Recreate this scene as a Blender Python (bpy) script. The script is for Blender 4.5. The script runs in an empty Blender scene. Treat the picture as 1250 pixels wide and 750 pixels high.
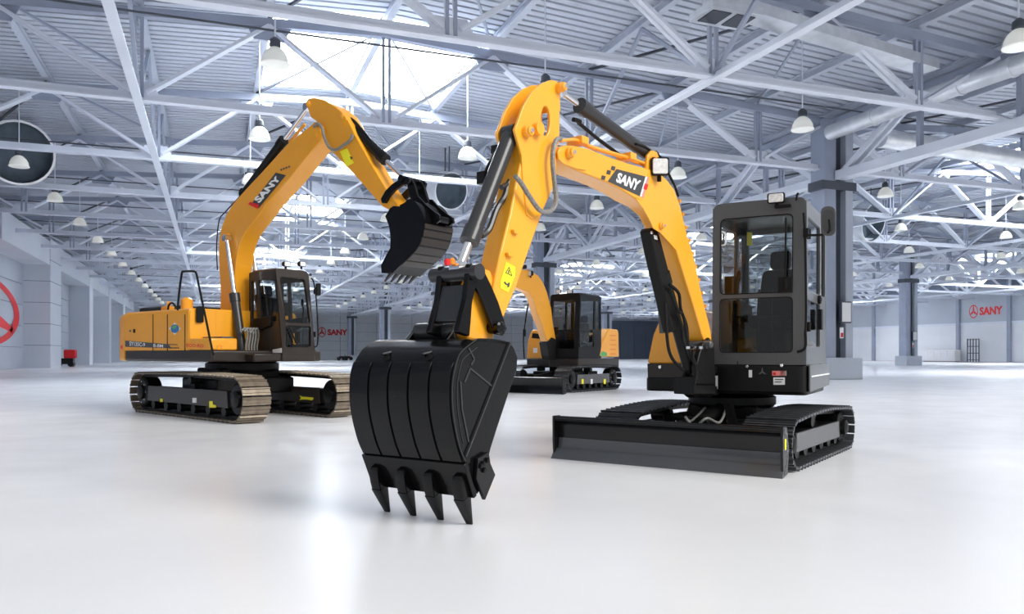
import bpy, bmesh, math, random
from mathutils import Vector, Matrix
random.seed(4)
S = bpy.context.scene
COL = S.collection
# ---------------------------------------------------------------- camera
YAW = math.radians(20.61)          # the hall's long axis is +Y, the camera looks to the right of it
FOC, CX, HZ, EYE = 965.0, 625.0, 433.0, 1.15
cd = bpy.data.cameras.new('camera'); cam = bpy.data.objects.new('camera', cd); COL.objects.link(cam)
cam.location = (0, 0, EYE); cam.rotation_euler = (math.pi/2, 0, -YAW)
cd.sensor_width = 36; cd.lens = 36*FOC/1250; cd.shift_y = (HZ-375)/1250
cd.clip_end = 1000; cd.clip_start = .05
S.camera = cam
# ---------------------------------------------------------------- sky, exposure
w = bpy.data.worlds.new('sky'); S.world = w; w.use_nodes = True
bg = w.node_tree.nodes['Background']; bg.inputs[0].default_value = (.93, .96, 1, 1); bg.inputs[1].default_value = .58
S.view_settings.view_transform = 'Standard'; S.view_settings.look = 'None'
S.view_settings.gamma = 1; S.view_settings.exposure = 0.05
sun = bpy.data.lights.new('sun', 'SUN'); sun.energy = 3.3; sun.angle = math.radians(32); sun.color = (1, .97, .92)
so = bpy.data.objects.new('sun', sun); COL.objects.link(so)
so.rotation_euler = Vector((.75*math.cos(YAW)-.45*math.sin(YAW), -.75*math.sin(YAW)-.45*math.cos(YAW), .62)).to_track_quat('Z', 'Y').to_euler()

# ---------------------------------------------------------------- materials
def mat(name, col, rough=.5, metal=0, coat=0, var=0, vscale=4, bump=0, bscale=30, spec=.5, emit=None, es=0):
    m = bpy.data.materials.new(name); m.use_nodes = True
    nt = m.node_tree; b = nt.nodes['Principled BSDF']
    b.inputs['Base Color'].default_value = (*col, 1); b.inputs['Roughness'].default_value = rough
    b.inputs['Metallic'].default_value = metal; b.inputs['Coat Weight'].default_value = coat
    b.inputs['Coat Roughness'].default_value = .08
    b.inputs['Specular IOR Level'].default_value = spec
    if emit: b.inputs['Emission Color'].default_value = (*emit, 1); b.inputs['Emission Strength'].default_value = es
    if var or bump:
        tc = nt.nodes.new('ShaderNodeTexCoord'); n = nt.nodes.new('ShaderNodeTexNoise')
        n.inputs['Scale'].default_value = vscale; n.inputs['Detail'].default_value = 5
        nt.links.new(tc.outputs['Object'], n.inputs['Vector'])
        if var:
            r = nt.nodes.new('ShaderNodeValToRGB')
            r.color_ramp.elements[0].position = .3; r.color_ramp.elements[1].position = .7
            r.color_ramp.elements[0].color = (*[c*(1-var) for c in col], 1)
            r.color_ramp.elements[1].color = (*[min(1, c*(1+var)) for c in col], 1)
            nt.links.new(n.outputs['Fac'], r.inputs[0]); nt.links.new(r.outputs[0], b.inputs['Base Color'])
        if bump:
            n2 = nt.nodes.new('ShaderNodeTexNoise'); n2.inputs['Scale'].default_value = bscale
            nt.links.new(tc.outputs['Object'], n2.inputs['Vector'])
            bp = nt.nodes.new('ShaderNodeBump'); bp.inputs['Strength'].default_value = bump; bp.inputs['Distance'].default_value = .01
            nt.links.new(n2.outputs['Fac'], bp.inputs['Height']); nt.links.new(bp.outputs[0], b.inputs['Normal'])
    return m
def glassmat(name, tint, refl=.12):
    m = bpy.data.materials.new(name); m.use_nodes = True; nt = m.node_tree; nt.nodes.clear()
    o = nt.nodes.new('ShaderNodeOutputMaterial'); mx = nt.nodes.new('ShaderNodeMixShader')
    t = nt.nodes.new('ShaderNodeBsdfTransparent'); g = nt.nodes.new('ShaderNodeBsdfGlossy')
    t.inputs[0].default_value = (*tint, 1); g.inputs['Roughness'].default_value = .02
    lw = nt.nodes.new('ShaderNodeLayerWeight'); lw.inputs[0].default_value = .5
    pw = nt.nodes.new('ShaderNodeMath'); pw.operation = 'POWER'; pw.inputs[1].default_value = 4
    ma = nt.nodes.new('ShaderNodeMath'); ma.operation = 'MULTIPLY_ADD'; ma.inputs[1].default_value = .6; ma.inputs[2].default_value = .03
    nt.links.new(lw.outputs['Facing'], pw.inputs[0]); nt.links.new(pw.outputs[0], ma.inputs[0]); nt.links.new(ma.outputs[0], mx.inputs[0])
    nt.links.new(t.outputs[0], mx.inputs[1]); nt.links.new(g.outputs[0], mx.inputs[2])
    nt.links.new(mx.outputs[0], o.inputs[0]); return m
M = dict(
 yellow=mat('yellow_paint', (.93, .40, .022), .32, coat=.5, var=.03, vscale=2),
 ochre=mat('ochre_paint', (.86, .365, .014), .36, coat=.35, var=.03, vscale=2),
 sheeng=mat('grey_blade_sheen', (.075, .08, .09), .3, coat=.4),  # blade black lightened to grey, sheen painted as colour
 orange=mat('orange_print', (.80, .25, .012), .4),
 black=mat('gloss_black_paint', (.004, .004, .0045), .24, coat=.25, spec=.12, bump=.03, bscale=9),
 blackm=mat('satin_black_paint', (.006, .006, .006), .4, spec=.22),
 bladeg=mat('blade_black_paint', (.006, .006, .007), .26, coat=.35, spec=.2),
 cab=mat('cab_grey_paint', (.075, .076, .078), .38, coat=.2, var=.04),
 brown=mat('dark_brown_paint', (.028, .021, .017), .4, coat=.2, spec=.3),
 rubber=mat('rubber', (.006, .006, .006), .6, spec=.2),
 shoe=mat('worn_track_steel', (.17, .165, .16), .42, metal=.55, var=.25, vscale=8),
 shoed=mat('dark_track_steel', (.075, .078, .085), .35, metal=.5, var=.25, vscale=8),
 shoeb=mat('bronze_track_steel', (.22, .18, .135), .38, metal=.4, var=.25, vscale=8),
 chrome=mat('chrome_rod', (.8, .8, .82), .12, metal=1),
 cyl=mat('grey_cylinder_paint', (.03, .031, .034), .35, coat=.3, spec=.3),
 hose=mat('braided_hose', (.20, .20, .19), .5, var=.35, vscale=60),
 glass=glassmat('tinted_cab_glass', (.74, .76, .76)),
 glassd=glassmat('dark_cab_glass', (.40, .43, .43)),
 lens=mat('lamp_lens', (.8, .8, .78), .15, var=.15, vscale=30, coat=1),
 white=mat('white_print', (.85, .85, .85), .5),
 red=mat('red_print', (.75, .012, .015), .5),
 pink=mat('pink_print', (.85, .25, .22), .5),
 decal=mat('grey_decal_print', (.05, .052, .055), .4),
 label=mat('yellow_label', (.95, .85, .02), .5),
 blue=mat('blue_print', (.03, .16, .40), .5), green=mat('green_print', (.10, .40, .12), .5),
 seat=mat('seat_fabric', (.012, .012, .014), .8, spec=.2),
 steel=mat('pale_painted_steel', (.72, .76, .85), .42, var=.05, vscale=.6),
 steeld=mat('blue_grey_steel', (.33, .37, .47), .45, var=.08, vscale=.8),
 steelm=mat('mid_grey_painted_steel', (.50, .54, .63), .45, var=.05, vscale=.6),
 darks=mat('dark_steel', (.06, .07, .09), .5),
 deck=mat('corrugated_roof_steel', (.54, .58, .66), .40, metal=.15, var=.08, vscale=.15),
 wallm=mat('mid_grey_cladding', (.60, .64, .71), .5, var=.05, vscale=.3),
 wall=mat('grey_blue_cladding', (.45, .49, .56), .5, var=.05, vscale=.3),
 wallb=mat('blue_cladding', (.22, .27, .36), .5, var=.05, vscale=.3),
 wallp=mat('pale_cladding', (.78, .80, .84), .5, var=.04, vscale=.3),
 duct=mat('bright_duct_metal', (.75, .77, .8), .3, metal=.6, var=.1, vscale=2),
 teal=mat('dark_duct_lining', (.08, .11, .14), .6, var=.2, vscale=2),
 cream=mat('cream_lamp_bowl', (.8, .8, .72), .3, emit=(1, 1, .93), es=.22, coat=.5),
 sky=mat('skylight_panel', (.9, .9, .9), .5, emit=(.93, .97, 1), es=22),
)
def floormat():
    m = bpy.data.materials.new('polished_white_floor'); m.use_nodes = True; nt = m.node_tree
    b = nt.nodes['Principled BSDF']; tc = nt.nodes.new('ShaderNodeTexCoord')
    n = nt.nodes.new('ShaderNodeTexNoise'); n.inputs['Scale'].default_value = .22; n.inputs['Detail'].default_value = 6
    r = nt.nodes.new('ShaderNodeValToRGB'); r.color_ramp.elements[0].position = .3; r.color_ramp.elements[1].position = .75
    r.color_ramp.elements[0].color = (.78, .79, .82, 1); r.color_ramp.elements[1].color = (.88, .89, .91, 1)
    nt.links.new(tc.outputs['Object'], n.inputs['Vector']); nt.links.new(n.outputs['Fac'], r.inputs[0]); nt.links.new(r.outputs[0], b.inputs['Base Color'])
    n2 = nt.nodes.new('ShaderNodeTexNoise'); n2.inputs['Scale'].default_value = 1.3; n2.inputs['Detail'].default_value = 8
    mr = nt.nodes.new('ShaderNodeMapRange'); mr.inputs[3].default_value = .18; mr.inputs[4].default_value = .30
    nt.links.new(tc.outputs['Object'], n2.inputs['Vector']); nt.links.new(n2.outputs['Fac'], mr.inputs[0]); nt.links.new(mr.outputs[0], b.inputs['Roughness'])
    b.inputs['Specular IOR Level'].default_value = .22
    return m
M['floor'] = floormat()

# ---------------------------------------------------------------- frames and tracing
MC = Matrix.Rotation(-YAW, 4, 'Z')                     # x right, y depth, z up as the camera stands -> hall
I4 = Matrix.Identity(4)
def heading(deg, cx, cy):
    """frame of a machine: x forward, y to its left; deg = how far it points to the viewer's left of straight at the viewer"""
    t = math.radians(deg); f = (-math.sin(t), -math.cos(t)); l = (math.cos(t), -math.sin(t))
    m = Matrix(((f[0], l[0], 0, cx), (f[1], l[1], 0, cy), (0, 0, 1, 0), (0, 0, 0, 1)))
    return MC @ m
def ray(px, py):
    return (MC @ Vector(((px-CX)/FOC, 1, (HZ-py)/FOC, 0))).to_3d()
def onp(fr, axis, val, px, py):
    """point of the plane <axis>=val of a machine frame seen at a photograph position, in frame coordinates"""
    inv = fr.inverted(); o = inv @ Vector((0, 0, EYE)); d = inv.to_3x3() @ ray(px, py)
    t = (val-o[axis])/d[axis]; return o+d*t
def tr(fr, axis, val, pts): return [onp(fr, axis, val, *p) for p in pts]

def smooth_path(pts, n=6, closed=False):
    pts = [Vector(p) for p in pts]; out = []; k = len(pts)
    rng = range(k) if closed else range(k-1)
    for i in rng:
        if closed: p0, p1, p2, p3 = pts[i-1], pts[i], pts[(i+1) % k], pts[(i+2) % k]
        else: p0, p1, p2, p3 = pts[max(i-1, 0)], pts[i], pts[i+1], pts[min(i+2, k-1)]
        for j in range(n):
            t = j/n
            out.append(.5*((2*p1)+(p2-p0)*t+(2*p0-5*p1+4*p2-p3)*t*t+(3*p1-p0-3*p2+p3)*t**3))
    if not closed: out.append(pts[-1])
    return out
def rounded(pts, r, n=4):
    """round the corners of a polygon (any dimension)"""
    pts = [Vector(p) for p in pts]; k = len(pts); out = []
    for i, p in enumerate(pts):
        a = pts[i-1]-p; b = pts[(i+1) % k]-p
        rr = r[i] if isinstance(r, (list, tuple)) else r
        rr = min(rr, a.length*.48, b.length*.48)
        if rr <= 1e-5: out.append(p); continue
        A = p+a.normalized()*rr; B = p+b.normalized()*rr
        for j in range(n+1):
            t = j/n; out.append(A*(1-t)**2+p*2*t*(1-t)+B*t*t)
    return out

class G:
    def __init__(s, frame=I4): s.bm = bmesh.new(); s.fr = frame
    def vs(s, pts): return [s.bm.verts.new(s.fr @ Vector(p)) for p in pts]
    def prism(s, pts, vec, holes=()):
        vec = Vector(vec); bm = s.bm
        if not holes:
            a = s.vs(pts); b = s.vs([Vector(p)+vec for p in pts]); k = len(a)
            bm.faces.new(a); bm.faces.new(b[::-1])
            for i in range(k): bm.faces.new((a[i], b[i], b[(i+1) % k], a[(i+1) % k]))
            return
        loops = [list(pts)]+[list(h) for h in holes]; tops = []; bots = []
        for L in loops: tops.append(s.vs(L)); bots.append(s.vs([Vector(p)+vec for p in L]))
        for grp in (tops, bots):
            es = []
            for L in grp:
                for i in range(len(L)): es.append(bm.edges.new((L[i], L[(i+1) % len(L)])))
            bmesh.ops.triangle_fill(bm, edges=es, use_beauty=True)
        for A, B in zip(tops, bots):
            k = len(A)
            for i in range(k): bm.faces.new((A[i], B[i], B[(i+1) % k], A[(i+1) % k]))
    def box(s, x0, x1, y0, y1, z0, z1):
        s.prism([(x0, y0, z0), (x1, y0, z0), (x1, y1, z0), (x0, y1, z0)], (0, 0, z1-z0))
    def loft(s, loops, cap=True, closed=True):
        R = [s.vs(L) for L in loops]; k = len(R[0])
        for a, b in zip(R, R[1:]):
            for i in range(k if closed else k-1): s.bm.faces.new((a[i], a[(i+1) % k], b[(i+1) % k], b[i]))
        if cap: s.bm.faces.new(R[0][::-1]); s.bm.faces.new(R[-1])
    def tube(s, p0, p1, r, r1=None, seg=16, cap=True):
        p0 = Vector(p0); p1 = Vector(p1); r1 = r if r1 is None else r1
        d = (p1-p0).normalized(); u = d.orthogonal().normalized(); v = d.cross(u)
        L = [[p+(u*math.cos(6.28318*i/seg)+v*math.sin(6.28318*i/seg))*q for i in range(seg)] for p, q in ((p0, r), (p1, r1))]
        s.loft(L, cap)
    def bar(s, p0, p1, w, h, up=(0, 0, 1)):
        p0 = Vector(p0); p1 = Vector(p1); d = (p1-p0).normalized(); sd = d.cross(Vector(up))
        if sd.length < 1e-3: sd = d.cross(Vector((0, 1, 0)))
        sd.normalize(); u = sd.cross(d)
        q = [sd*w/2+u*h/2, -sd*w/2+u*h/2, -sd*w/2-u*h/2, sd*w/2-u*h/2]
        s.loft([[p0+x for x in q], [p1+x for x in q]])
    def pipe(s, pts, r, seg=8):
        pts = [Vector(p) for p in pts]; loops = []; u = None
        for i, p in enumerate(pts):
            d = (pts[min(i+1, len(pts)-1)]-pts[max(i-1, 0)]).normalized()
            u = d.orthogonal().normalized() if u is None else (u-d*u.dot(d)).normalized()
            v = d.cross(u)
            loops.append([p+(u*math.cos(6.28318*k/seg)+v*math.sin(6.28318*k/seg))*r for k in range(seg)])
        s.loft(loops)
    def lathe(s, c, axis, prof, seg=24):
        """prof: list of (distance along axis, radius)"""
        c = Vector(c); d = Vector(axis).normalized(); u = d.orthogonal().normalized(); v = d.cross(u)
        loops = [[c+d*t+(u*math.cos(6.28318*k/seg)+v*math.sin(6.28318*k/seg))*max(r, .0005) for k in range(seg)] for t, r in prof]
        s.loft(loops)
    def sheet(s, pts, vec, th):
        """a bent plate: open polyline pts extruded by vec, thickened by th inwards (2D normal perpendicular to vec)"""
        pts = [Vector(p) for p in pts]; vec = Vector(vec); vn = vec.normalized(); inner = []
        for i, p in enumerate(pts):
            d = (pts[min(i+1, len(pts)-1)]-pts[max(i-1, 0)]).normalized(); inner.append(p+d.cross(vn)*th)
        L0 = pts+inner[::-1]
        s.loft([L0, [q+vec for q in L0]], cap=False)
        n = len(pts)
        for off in (Vector(), vec):
            for i in range(n-1):
                vv = s.vs([pts[i]+off, pts[i+1]+off, inner[i+1]+off, inner[i]+off]); s.bm.faces.new(vv)
    def build(s, name, m, parent=None, bevel=0, ang=32, kind=None, label=None, seg=2):
        bm = s.bm; bmesh.ops.remove_doubles(bm, verts=bm.verts, dist=1e-5)
        bmesh.ops.recalc_face_normals(bm, faces=bm.faces)
        for f in bm.faces: f.smooth = True
        for e in bm.edges:
            e.smooth = len(e.link_faces) == 2 and e.calc_face_angle(0) < math.radians(ang)
        wm = I4.copy(); r = parent
        chain = []
        while r: chain.append(r.matrix_basis); r = r.parent
        for c in chain[::-1]: wm = wm @ c
        if parent: bm.transform(wm.inverted())
        me = bpy.data.meshes.new(name); bm.to_mesh(me); bm.free()
        o = bpy.data.objects.new(name, me); COL.objects.link(o)
        me.materials.append(m if not isinstance(m, str) else M[m])
        if parent: o.parent = parent
        else:
            # origin at the base of the shape
            xs = [v.co for v in me.vertices]
            c = Vector(((min(v.x for v in xs)+max(v.x for v in xs))/2, (min(v.y for v in xs)+max(v.y for v in xs))/2, min(v.z for v in xs)))
            me.transform(Matrix.Translation(-c)); o.location = c
        if bevel:
            md = o.modifiers.new('bevel', 'BEVEL'); md.width = bevel; md.segments = seg; md.limit_method = 'ANGLE'; md.angle_limit = math.radians(40)
        if kind: o['kind'] = kind
        if label: o['label'] = label
        return o
def tag(o, label, cat, group=None):
    o['label'] = label; o['category'] = cat
    if group: o['group'] = group
    return o
def thing(name, label, cat, matrix=None, loc=(0, 0, 0), group=None):
    o = bpy.data.objects.new(name, None); COL.objects.link(o); o.empty_display_size = .3
    if matrix is not None: o.matrix_basis = matrix
    else: o.location = loc
    return tag(o, label, cat, group)
_font = {}
def text_tris(txt, bold=.018):
    """triangles of a word in a unit box, as 2D coordinates"""
    if txt in _font: return _font[txt]
    c = bpy.data.curves.new('lettering', 'FONT'); c.body = txt; c.offset = bold; c.resolution_u = 3
    o = bpy.data.objects.new('lettering', c); COL.objects.link(o)
    dg = bpy.context.evaluated_depsgraph_get(); dg.update()
    me = bpy.data.meshes.new_from_object(o.evaluated_get(dg))
    vs = [v.co.copy() for v in me.vertices]; fs = [tuple(p.vertices) for p in me.polygons]
    bpy.data.objects.remove(o); bpy.data.curves.remove(c)
    x0 = min(v.x for v in vs); x1 = max(v.x for v in vs); y0 = min(v.y for v in vs); y1 = max(v.y for v in vs)
    _font[txt] = ([((v.x-x0)/(x1-x0), (v.y-y0)/(y1-y0)) for v in vs], fs); return _font[txt]
def lettering(frame, txt, quad, m, parent, out, name='lettering', bold=.018):
    """word mapped into quad (bl, br, tr, tl: points in frame), lifted by vector out"""
    vs, fs = text_tris(txt, bold); g = G(frame); q = [Vector(p) for p in quad]; out = Vector(out)
    def mp(u, v): return (q[0]*(1-u)+q[1]*u)*(1-v)+(q[3]*(1-u)+q[2]*u)*v
    bv = g.vs([mp(*p)+out for p in vs])
    for f in fs:
        try: g.bm.faces.new([bv[i] for i in f])
        except ValueError: pass
    return g.build(name, m, parent)
def emblem(frame, quad, m, parent, out, name='emblem', ring=True):
    """ring round a three-armed star, in a quad"""
    g = G(frame); q = [Vector(p) for p in quad]; out = Vector(out)
    def mp(u, v): u = .5+u/2; v = .5+v/2; return (q[0]*(1-u)+q[1]*u)*(1-v)+(q[3]*(1-u)+q[2]*u)*v+out
    n = 48
    if ring:
        a = g.vs([mp(math.cos(6.2832*i/n), math.sin(6.2832*i/n)) for i in range(n)])
        b = g.vs([mp(.84*math.cos(6.2832*i/n), .84*math.sin(6.2832*i/n)) for i in range(n)])
        for i in range(n): g.bm.faces.new((a[i], a[(i+1) % n], b[(i+1) % n], b[i]))
    for k in range(3):
        t = math.radians(90+120*k); t2 = t+math.radians(50); t3 = t-math.radians(50)
        P = [(0, 0), (.26*math.cos(t3), .26*math.sin(t3)), (.93*math.cos(t-.07), .93*math.sin(t-.07)), (.93*math.cos(t+.07), .93*math.sin(t+.07)), (.26*math.cos(t2), .26*math.sin(t2))]
        g.bm.faces.new(g.vs([mp(*p) for p in P]))
    return g.build(name, m, parent)
ORD = ['first', 'second', 'third', 'fourth', 'fifth', 'sixth', 'seventh', 'eighth', 'ninth', 'tenth', 'eleventh', 'twelfth', 'thirteenth', 'fourteenth', 'fifteenth', 'sixteenth', 'seventeenth', 'eighteenth', 'nineteenth', 'twentieth']
# ================================================================ THE HALL
XL, XM, XR, XE, YB = -15.0, 27.0, 69.0, 111.0, 184.0
TY = [29.3+8.625*k for k in range(-2, 18)]
BOT, EAVE, RIDGE = 9.7, 12.2, 13.4
g = G(); g.box(-60, 150, -60, YB, -.3, 0)
g.build('floor', 'floor', kind='structure')
# left wall: cladding panels in courses, pilasters and a deep beam between them
g = G(); g.box(XL-.6, XL-.12, 8, YB, 0, 12.6); wl = g.build('wall_left', 'wallb', kind='structure')
def panel(parent, me, loc):
    o = bpy.data.objects.new('panel', me); COL.objects.link(o); o.parent = parent; o.location = Vector(loc)-parent.location; return o
def pmesh(sx, sy, sz, m):
    g = G(); g.box(-sx/2, sx/2, -sy/2, sy/2, 0, sz); o = g.build('panel', m); me = o.data; me.transform(Matrix.Translation(o.location)); bpy.data.objects.remove(o); return me
pm = pmesh(.14, 8.55, 1.7, M['wall'])
for i in range(14):
    for j in range(6):
        panel(wl, pm, (XL-.05, 59.4+8.625*i+4.3, .03+1.75*j))
g = G(); g.box(XL, -13, 60, YB-1, 8.7, 10.7); g.build('trim_1', 'wallm', kind='structure')
for i, (y0, y1) in enumerate([(76, 81), (98.3, 100.8), (115.5, 118), (132.8, 135.3), (150, 152.5), (167.3, 169.8)]):
    g = G(); g.box(XL, -12.95, y0, y1, 0, 10.9)
    o = g.build('wall_pilaster', 'wallm'); tag(o, f'grey clad pilaster on the left wall, {ORD[i]} from the camera', 'pilaster')
    if i == 0:
        for zz in (1.9, 3.7, 5.5, 7.3, 9.1):
            g = G(); g.box(XL+.1, -12.93, y0-.02, y1+.02, zz, zz+.05); g.build('joint_strip', 'wallb', o)
# red ring mark on the left wall
def wq(x, y0, y1, z0, z1): return [(x, y0, z0), (x, y1, z0), (x, y1, z1), (x, y0, z1)]
o = emblem(I4, wq(XL+.07, 52.0, 74.6, 1.65, 6.85), 'red', None, (0, 0, 0), 'wall_emblem')
o['category'] = 'sign'; o['label'] = 'large red ring and three-armed star painted on the left wall'
# back wall
g = G(); g.box(XL, XE, YB, YB+.5, 0, 13.2); wb = g.build('wall_back', 'wallb', kind='structure')
pm = pmesh(8.3, .14, 2.05, M['wallp']); pmb = pmesh(8.3, .14, 2.05, M['wallb'])
for i in range(15):
    x = XL+4.2+8.4*i
    for j in range(6):
        panel(wb, pmb if (13 <= i) else pm, (x, YB-.05, .03+2.1*j))
def sign(fr, x0, x1, z0, z1, yy, flip, lab, axis='x'):
    t = thing('company_sign', lab, 'sign', loc=(x0, yy, z0) if axis == 'x' else (yy, x0, z0))
    def Q(a, b): return [(a, yy, z0), (b, yy, z0), (b, yy, z1), (a, yy, z1)] if axis == 'x' else [(yy, a, z0), (yy, b, z0), (yy, b, z1), (yy, a, z1)]
    L = x1-x0; out = (0, 0, 0)
    emblem(I4, Q(x0, x0+L*.27), 'red', t, out)
    q = Q(x0+L*.32, x1); h = (z1-z0)
    q = [Vector(q[0])+Vector((0, 0, h*.2)), Vector(q[1])+Vector((0, 0, h*.2)), Vector(q[2])-Vector((0, 0, h*.2)), Vector(q[3])-Vector((0, 0, h*.2))]
    lettering(I4, 'SANY', q, 'red', t, out, bold=.045)
    return t
def wx(px, plane, val):     # where a hall plane is crossed by a direction
    d = ray(px, HZ); return (d.x/d.y*val) if plane == 'y' else (d.y/d.x*val)
sign(I4, wx(388, 'y', YB), wx(424, 'y', YB), 5.1, 7.4, YB-.16, False, 'red SANY sign with ring emblem on the back wall, at the left')
# right wall: posts, a girt and cladding panels
g = G(); g.box(XE, XE+.5, 20, YB, 0, 13.2); wr = g.build('wall_right', 'wallb', kind='structure')
pm = pmesh(.14, 8.4, 5.9, M['wallp']); pm2 = pmesh(.14, 8.4, 5.4, M['wall'])
for i, y in enumerate(TY[1:]):
    y += 7.31
    if y > YB-4: continue
    panel(wr, pm, (XE-.05, y, .03)); panel(wr, pm2, (XE-.05, y, 6.1))
g = G(); g.box(XE-.25, XE-.12, 20, YB-1, 5.8, 6.15); g.build('trim_2', 'steel', kind='structure')
for i, y in enumerate(TY[5:16]):
    y += 3
    g = G(); g.box(XE-.55, XE-.14, y-.28, y+.28, 0, 12.3)
    tag(g.build('wall_post', 'steeld'), f'grey steel post against the right wall, {ORD[i]} from the camera', 'post')
ya, yb_ = wx(1183, 'x', XE-.14), wx(1224, 'x', XE-.14)
sign(I4, ya, yb_, 6.8, 8.9, XE-.14, False, 'red SANY sign with ring emblem on the right wall', axis='y')
g = G(); g.box(XE-3.2, XE-2.8, 60, YB-2, .002, .012); g.build('trim_3', 'red', kind='structure')
def cpt(px, d, z=0.0): return MC @ Vector(((px-CX)/FOC*d, d, z))
# low white cabinet and a wire cage against the right wall
y0, y1 = wx(1168, 'x', XE-1.5), wx(1128, 'x', XE-1.5)
t = thing('storage_cabinet', 'long low white storage cabinet against the right wall', 'cabinet', loc=(XE-1.4, (y0+y1)/2, 0))
g = G(); g.box(XE-1.9, XE-.7, y0, y1, .1, 1.9); g.build('body', 'white', t, bevel=.02)
for k in range(5):
    a = y0+(y1-y0)*k/5; g = G(); g.box(XE-1.95, XE-1.9, a+.1, a+(y1-y0)/5-.1, .2, 1.8); g.build('door', 'wallp', t)
g = G(); g.box(XE-1.8, XE-.8, y0+.1, y1-.1, 0, .1); g.build('plinth', 'darks', t)
y0, y1 = wx(1195, 'x', XE-1.5), wx(1181, 'x', XE-1.5)
t = thing('wire_cage', 'grey wire cage standing below the sign on the right wall', 'cage', loc=(XE-1.4, (y0+y1)/2, 0))
for k in range(5):
    a = y0+(y1-y0)*k/4; g = G(); g.bar((XE-1.5, a, 0), (XE-1.5, a, 3.6), .12, .12); g.build('upright', 'darks', t)
for k in range(4):
    z = .3+k*1.05; g = G(); g.bar((XE-1.5, y0, z), (XE-1.5, y1, z), .1, .1); g.build('rail', 'darks', t)
# big grey sliding doors in the back wall, right of centre
for i, (p0, p1) in enumerate(((757, 773), (774, 790))):
    x0, x1 = wx(p0, 'y', YB-.3), wx(p1, 'y', YB-.3)
    g = G(); g.box(x0, x1, YB-.4, YB-.2, .05, 9); d = g.build(f'door_{i+1}', 'wallb', kind='structure')
    for k in range(5):
        a = x0+(x1-x0)*k/5; g = G(); g.box(a+.08, a+(x1-x0)/5-.08, YB-.46, YB-.4, .2, 8.8); g.build('panel', 'wallb', d)
# small dark floor-cleaning cart by the left wall
c = cpt(80, 74); t = thing('cleaning_cart', 'small dark cart parked beside the nearest left wall pilaster', 'cart', loc=c)
fr = Matrix.Translation(c)
g = G(fr); g.box(-.9, .7, -.5, .5, .25, .8); g.build('body', 'blackm', t, bevel=.05)
g = G(fr); g.box(-.1, .9, -.45, .45, .8, 1.6); g.build('tank', 'red', t, bevel=.1)
g = G(fr); g.pipe(smooth_path([(-.8, 0, .8), (-1.0, 0, 1.3), (-1.1, 0, 1.7)]), .05); g.build('handle', 'blackm', t)
for sx in (-.6, .5):
    g = G(fr); g.tube((sx, -.6, .25), (sx, .6, .25), .25); g.build('wheel', 'rubber', t)
# parked motorbikes far down the left aisle
for i, px in enumerate((418, 424)):
    c = cpt(px, 150+4*i); fr = Matrix.Translation(c)
    t = thing('motorbike', ['dark motorbike parked far down the left aisle, left of the pair', 'dark motorbike parked far down the left aisle, right of the pair'][i], 'motorbike', loc=c)
    for sx in (-.7, .7):
        g = G(fr); g.tube((sx, -.09, .36), (sx, .09, .36), .36); g.build('wheel', 'rubber', t)
    g = G(fr); g.box(-.6, .5, -.15, .15, .4, .85); g.build('body', 'blackm', t, bevel=.05)
    g = G(fr); g.bar((.7, 0, .36), (.45, 0, 1.1), .08, .08); g.bar((.45, -.35, 1.1), (.45, .35, 1.1), .05, .05); g.build('handlebar', 'red' if i else 'blackm', t)

# ---- roof deck: real corrugation, ribs run across the hall
def roofz(x):
    s = (x-XL) % 42.0; s = min(s, 42-s); return EAVE+.35+(RIDGE-EAVE)*s/21.0
SKY = [(29.3, 37.9), (63.8, 72.4), (98.3, 106.9), (132.8, 141.4)]
def in_sky(y): return any(a <= y < b for a, b in SKY)
bm = bmesh.new(); pitch = .44; Y0 = 9.0; ny = int((YB-Y0)/pitch)
for sp in range(3):
    x0 = XL+42*sp
    segs = [(0, 16.8, 0), (16.8, 21, 1), (21, 25.2, 1), (25.2, 42, 0)]
    for a, b, sk in segs:
        za, zb = roofz(x0+a+(1e-6 if a else 0)), roofz(x0+b-1e-6)
        if b == 42: zb = EAVE+.35
        if a == 21: za = RIDGE+.35
        if b == 21: zb = RIDGE+.35
        prev = None
        for k in range(ny):
            y = Y0+k*pitch
            if sk and in_sky(y+.1): prev = None; continue
            pr = [(0, 0), (.02, .24), (.12, .24), (.14, 0), (.44, 0)]
            row = [(bm.verts.new((x0+a, y+dy, za+dz)), bm.verts.new((x0+b, y+dy, zb+dz))) for dy, dz in pr]
            for p, q in zip(row, row[1:]): bm.faces.new((p[0], p[1], q[1], q[0]))
me = bpy.data.meshes.new('ceiling'); bm.to_mesh(me); bm.free(); me.materials.append(M['deck'])
ceil = bpy.data.objects.new('ceiling', me); COL.objects.link(ceil); ceil['kind'] = 'structure'
n = 0
for sp in range(3):
    for (a, b) in SKY:
        for x0, x1 in ((XL+42*sp+16.8, XL+42*sp+21), (XL+42*sp+21, XL+42*sp+25.2)):
            n += 1; zA, zB = (roofz(x0), RIDGE+.35) if abs(x1-(XL+42*sp+21)) < .1 else (RIDGE+.35, roofz(x1))
            g = G(); g.prism([(x0+.15, a, zA+.1), (x1-.15, a, zB+.1), (x1-.15, b, zB+.1), (x0+.15, b, zA+.1)], (0, 0, .06))
            g.build(f'window_{n}', 'sky', kind='structure')
# purlins along the hall, under the deck
for sp in range(3):
    for k in range(1 if sp else 0, 11):
        x = XL+42*sp+4.2*k
        if sp == 2 and k > 5: continue
        z = roofz(min(x, XE-.01)); g = G()
        x = x+.15 if k == 0 else x
        g.box(x-.13, x+.13, Y0, YB-1, z-.34, z-.3); g.box(x-.03, x+.03, Y0, YB-1, z-.3, z-.04); g.box(x-.12, x+.12, Y0, YB-1, z-.06, z-.01)
        g.build('purlin', 'steelm', ceil)
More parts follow.
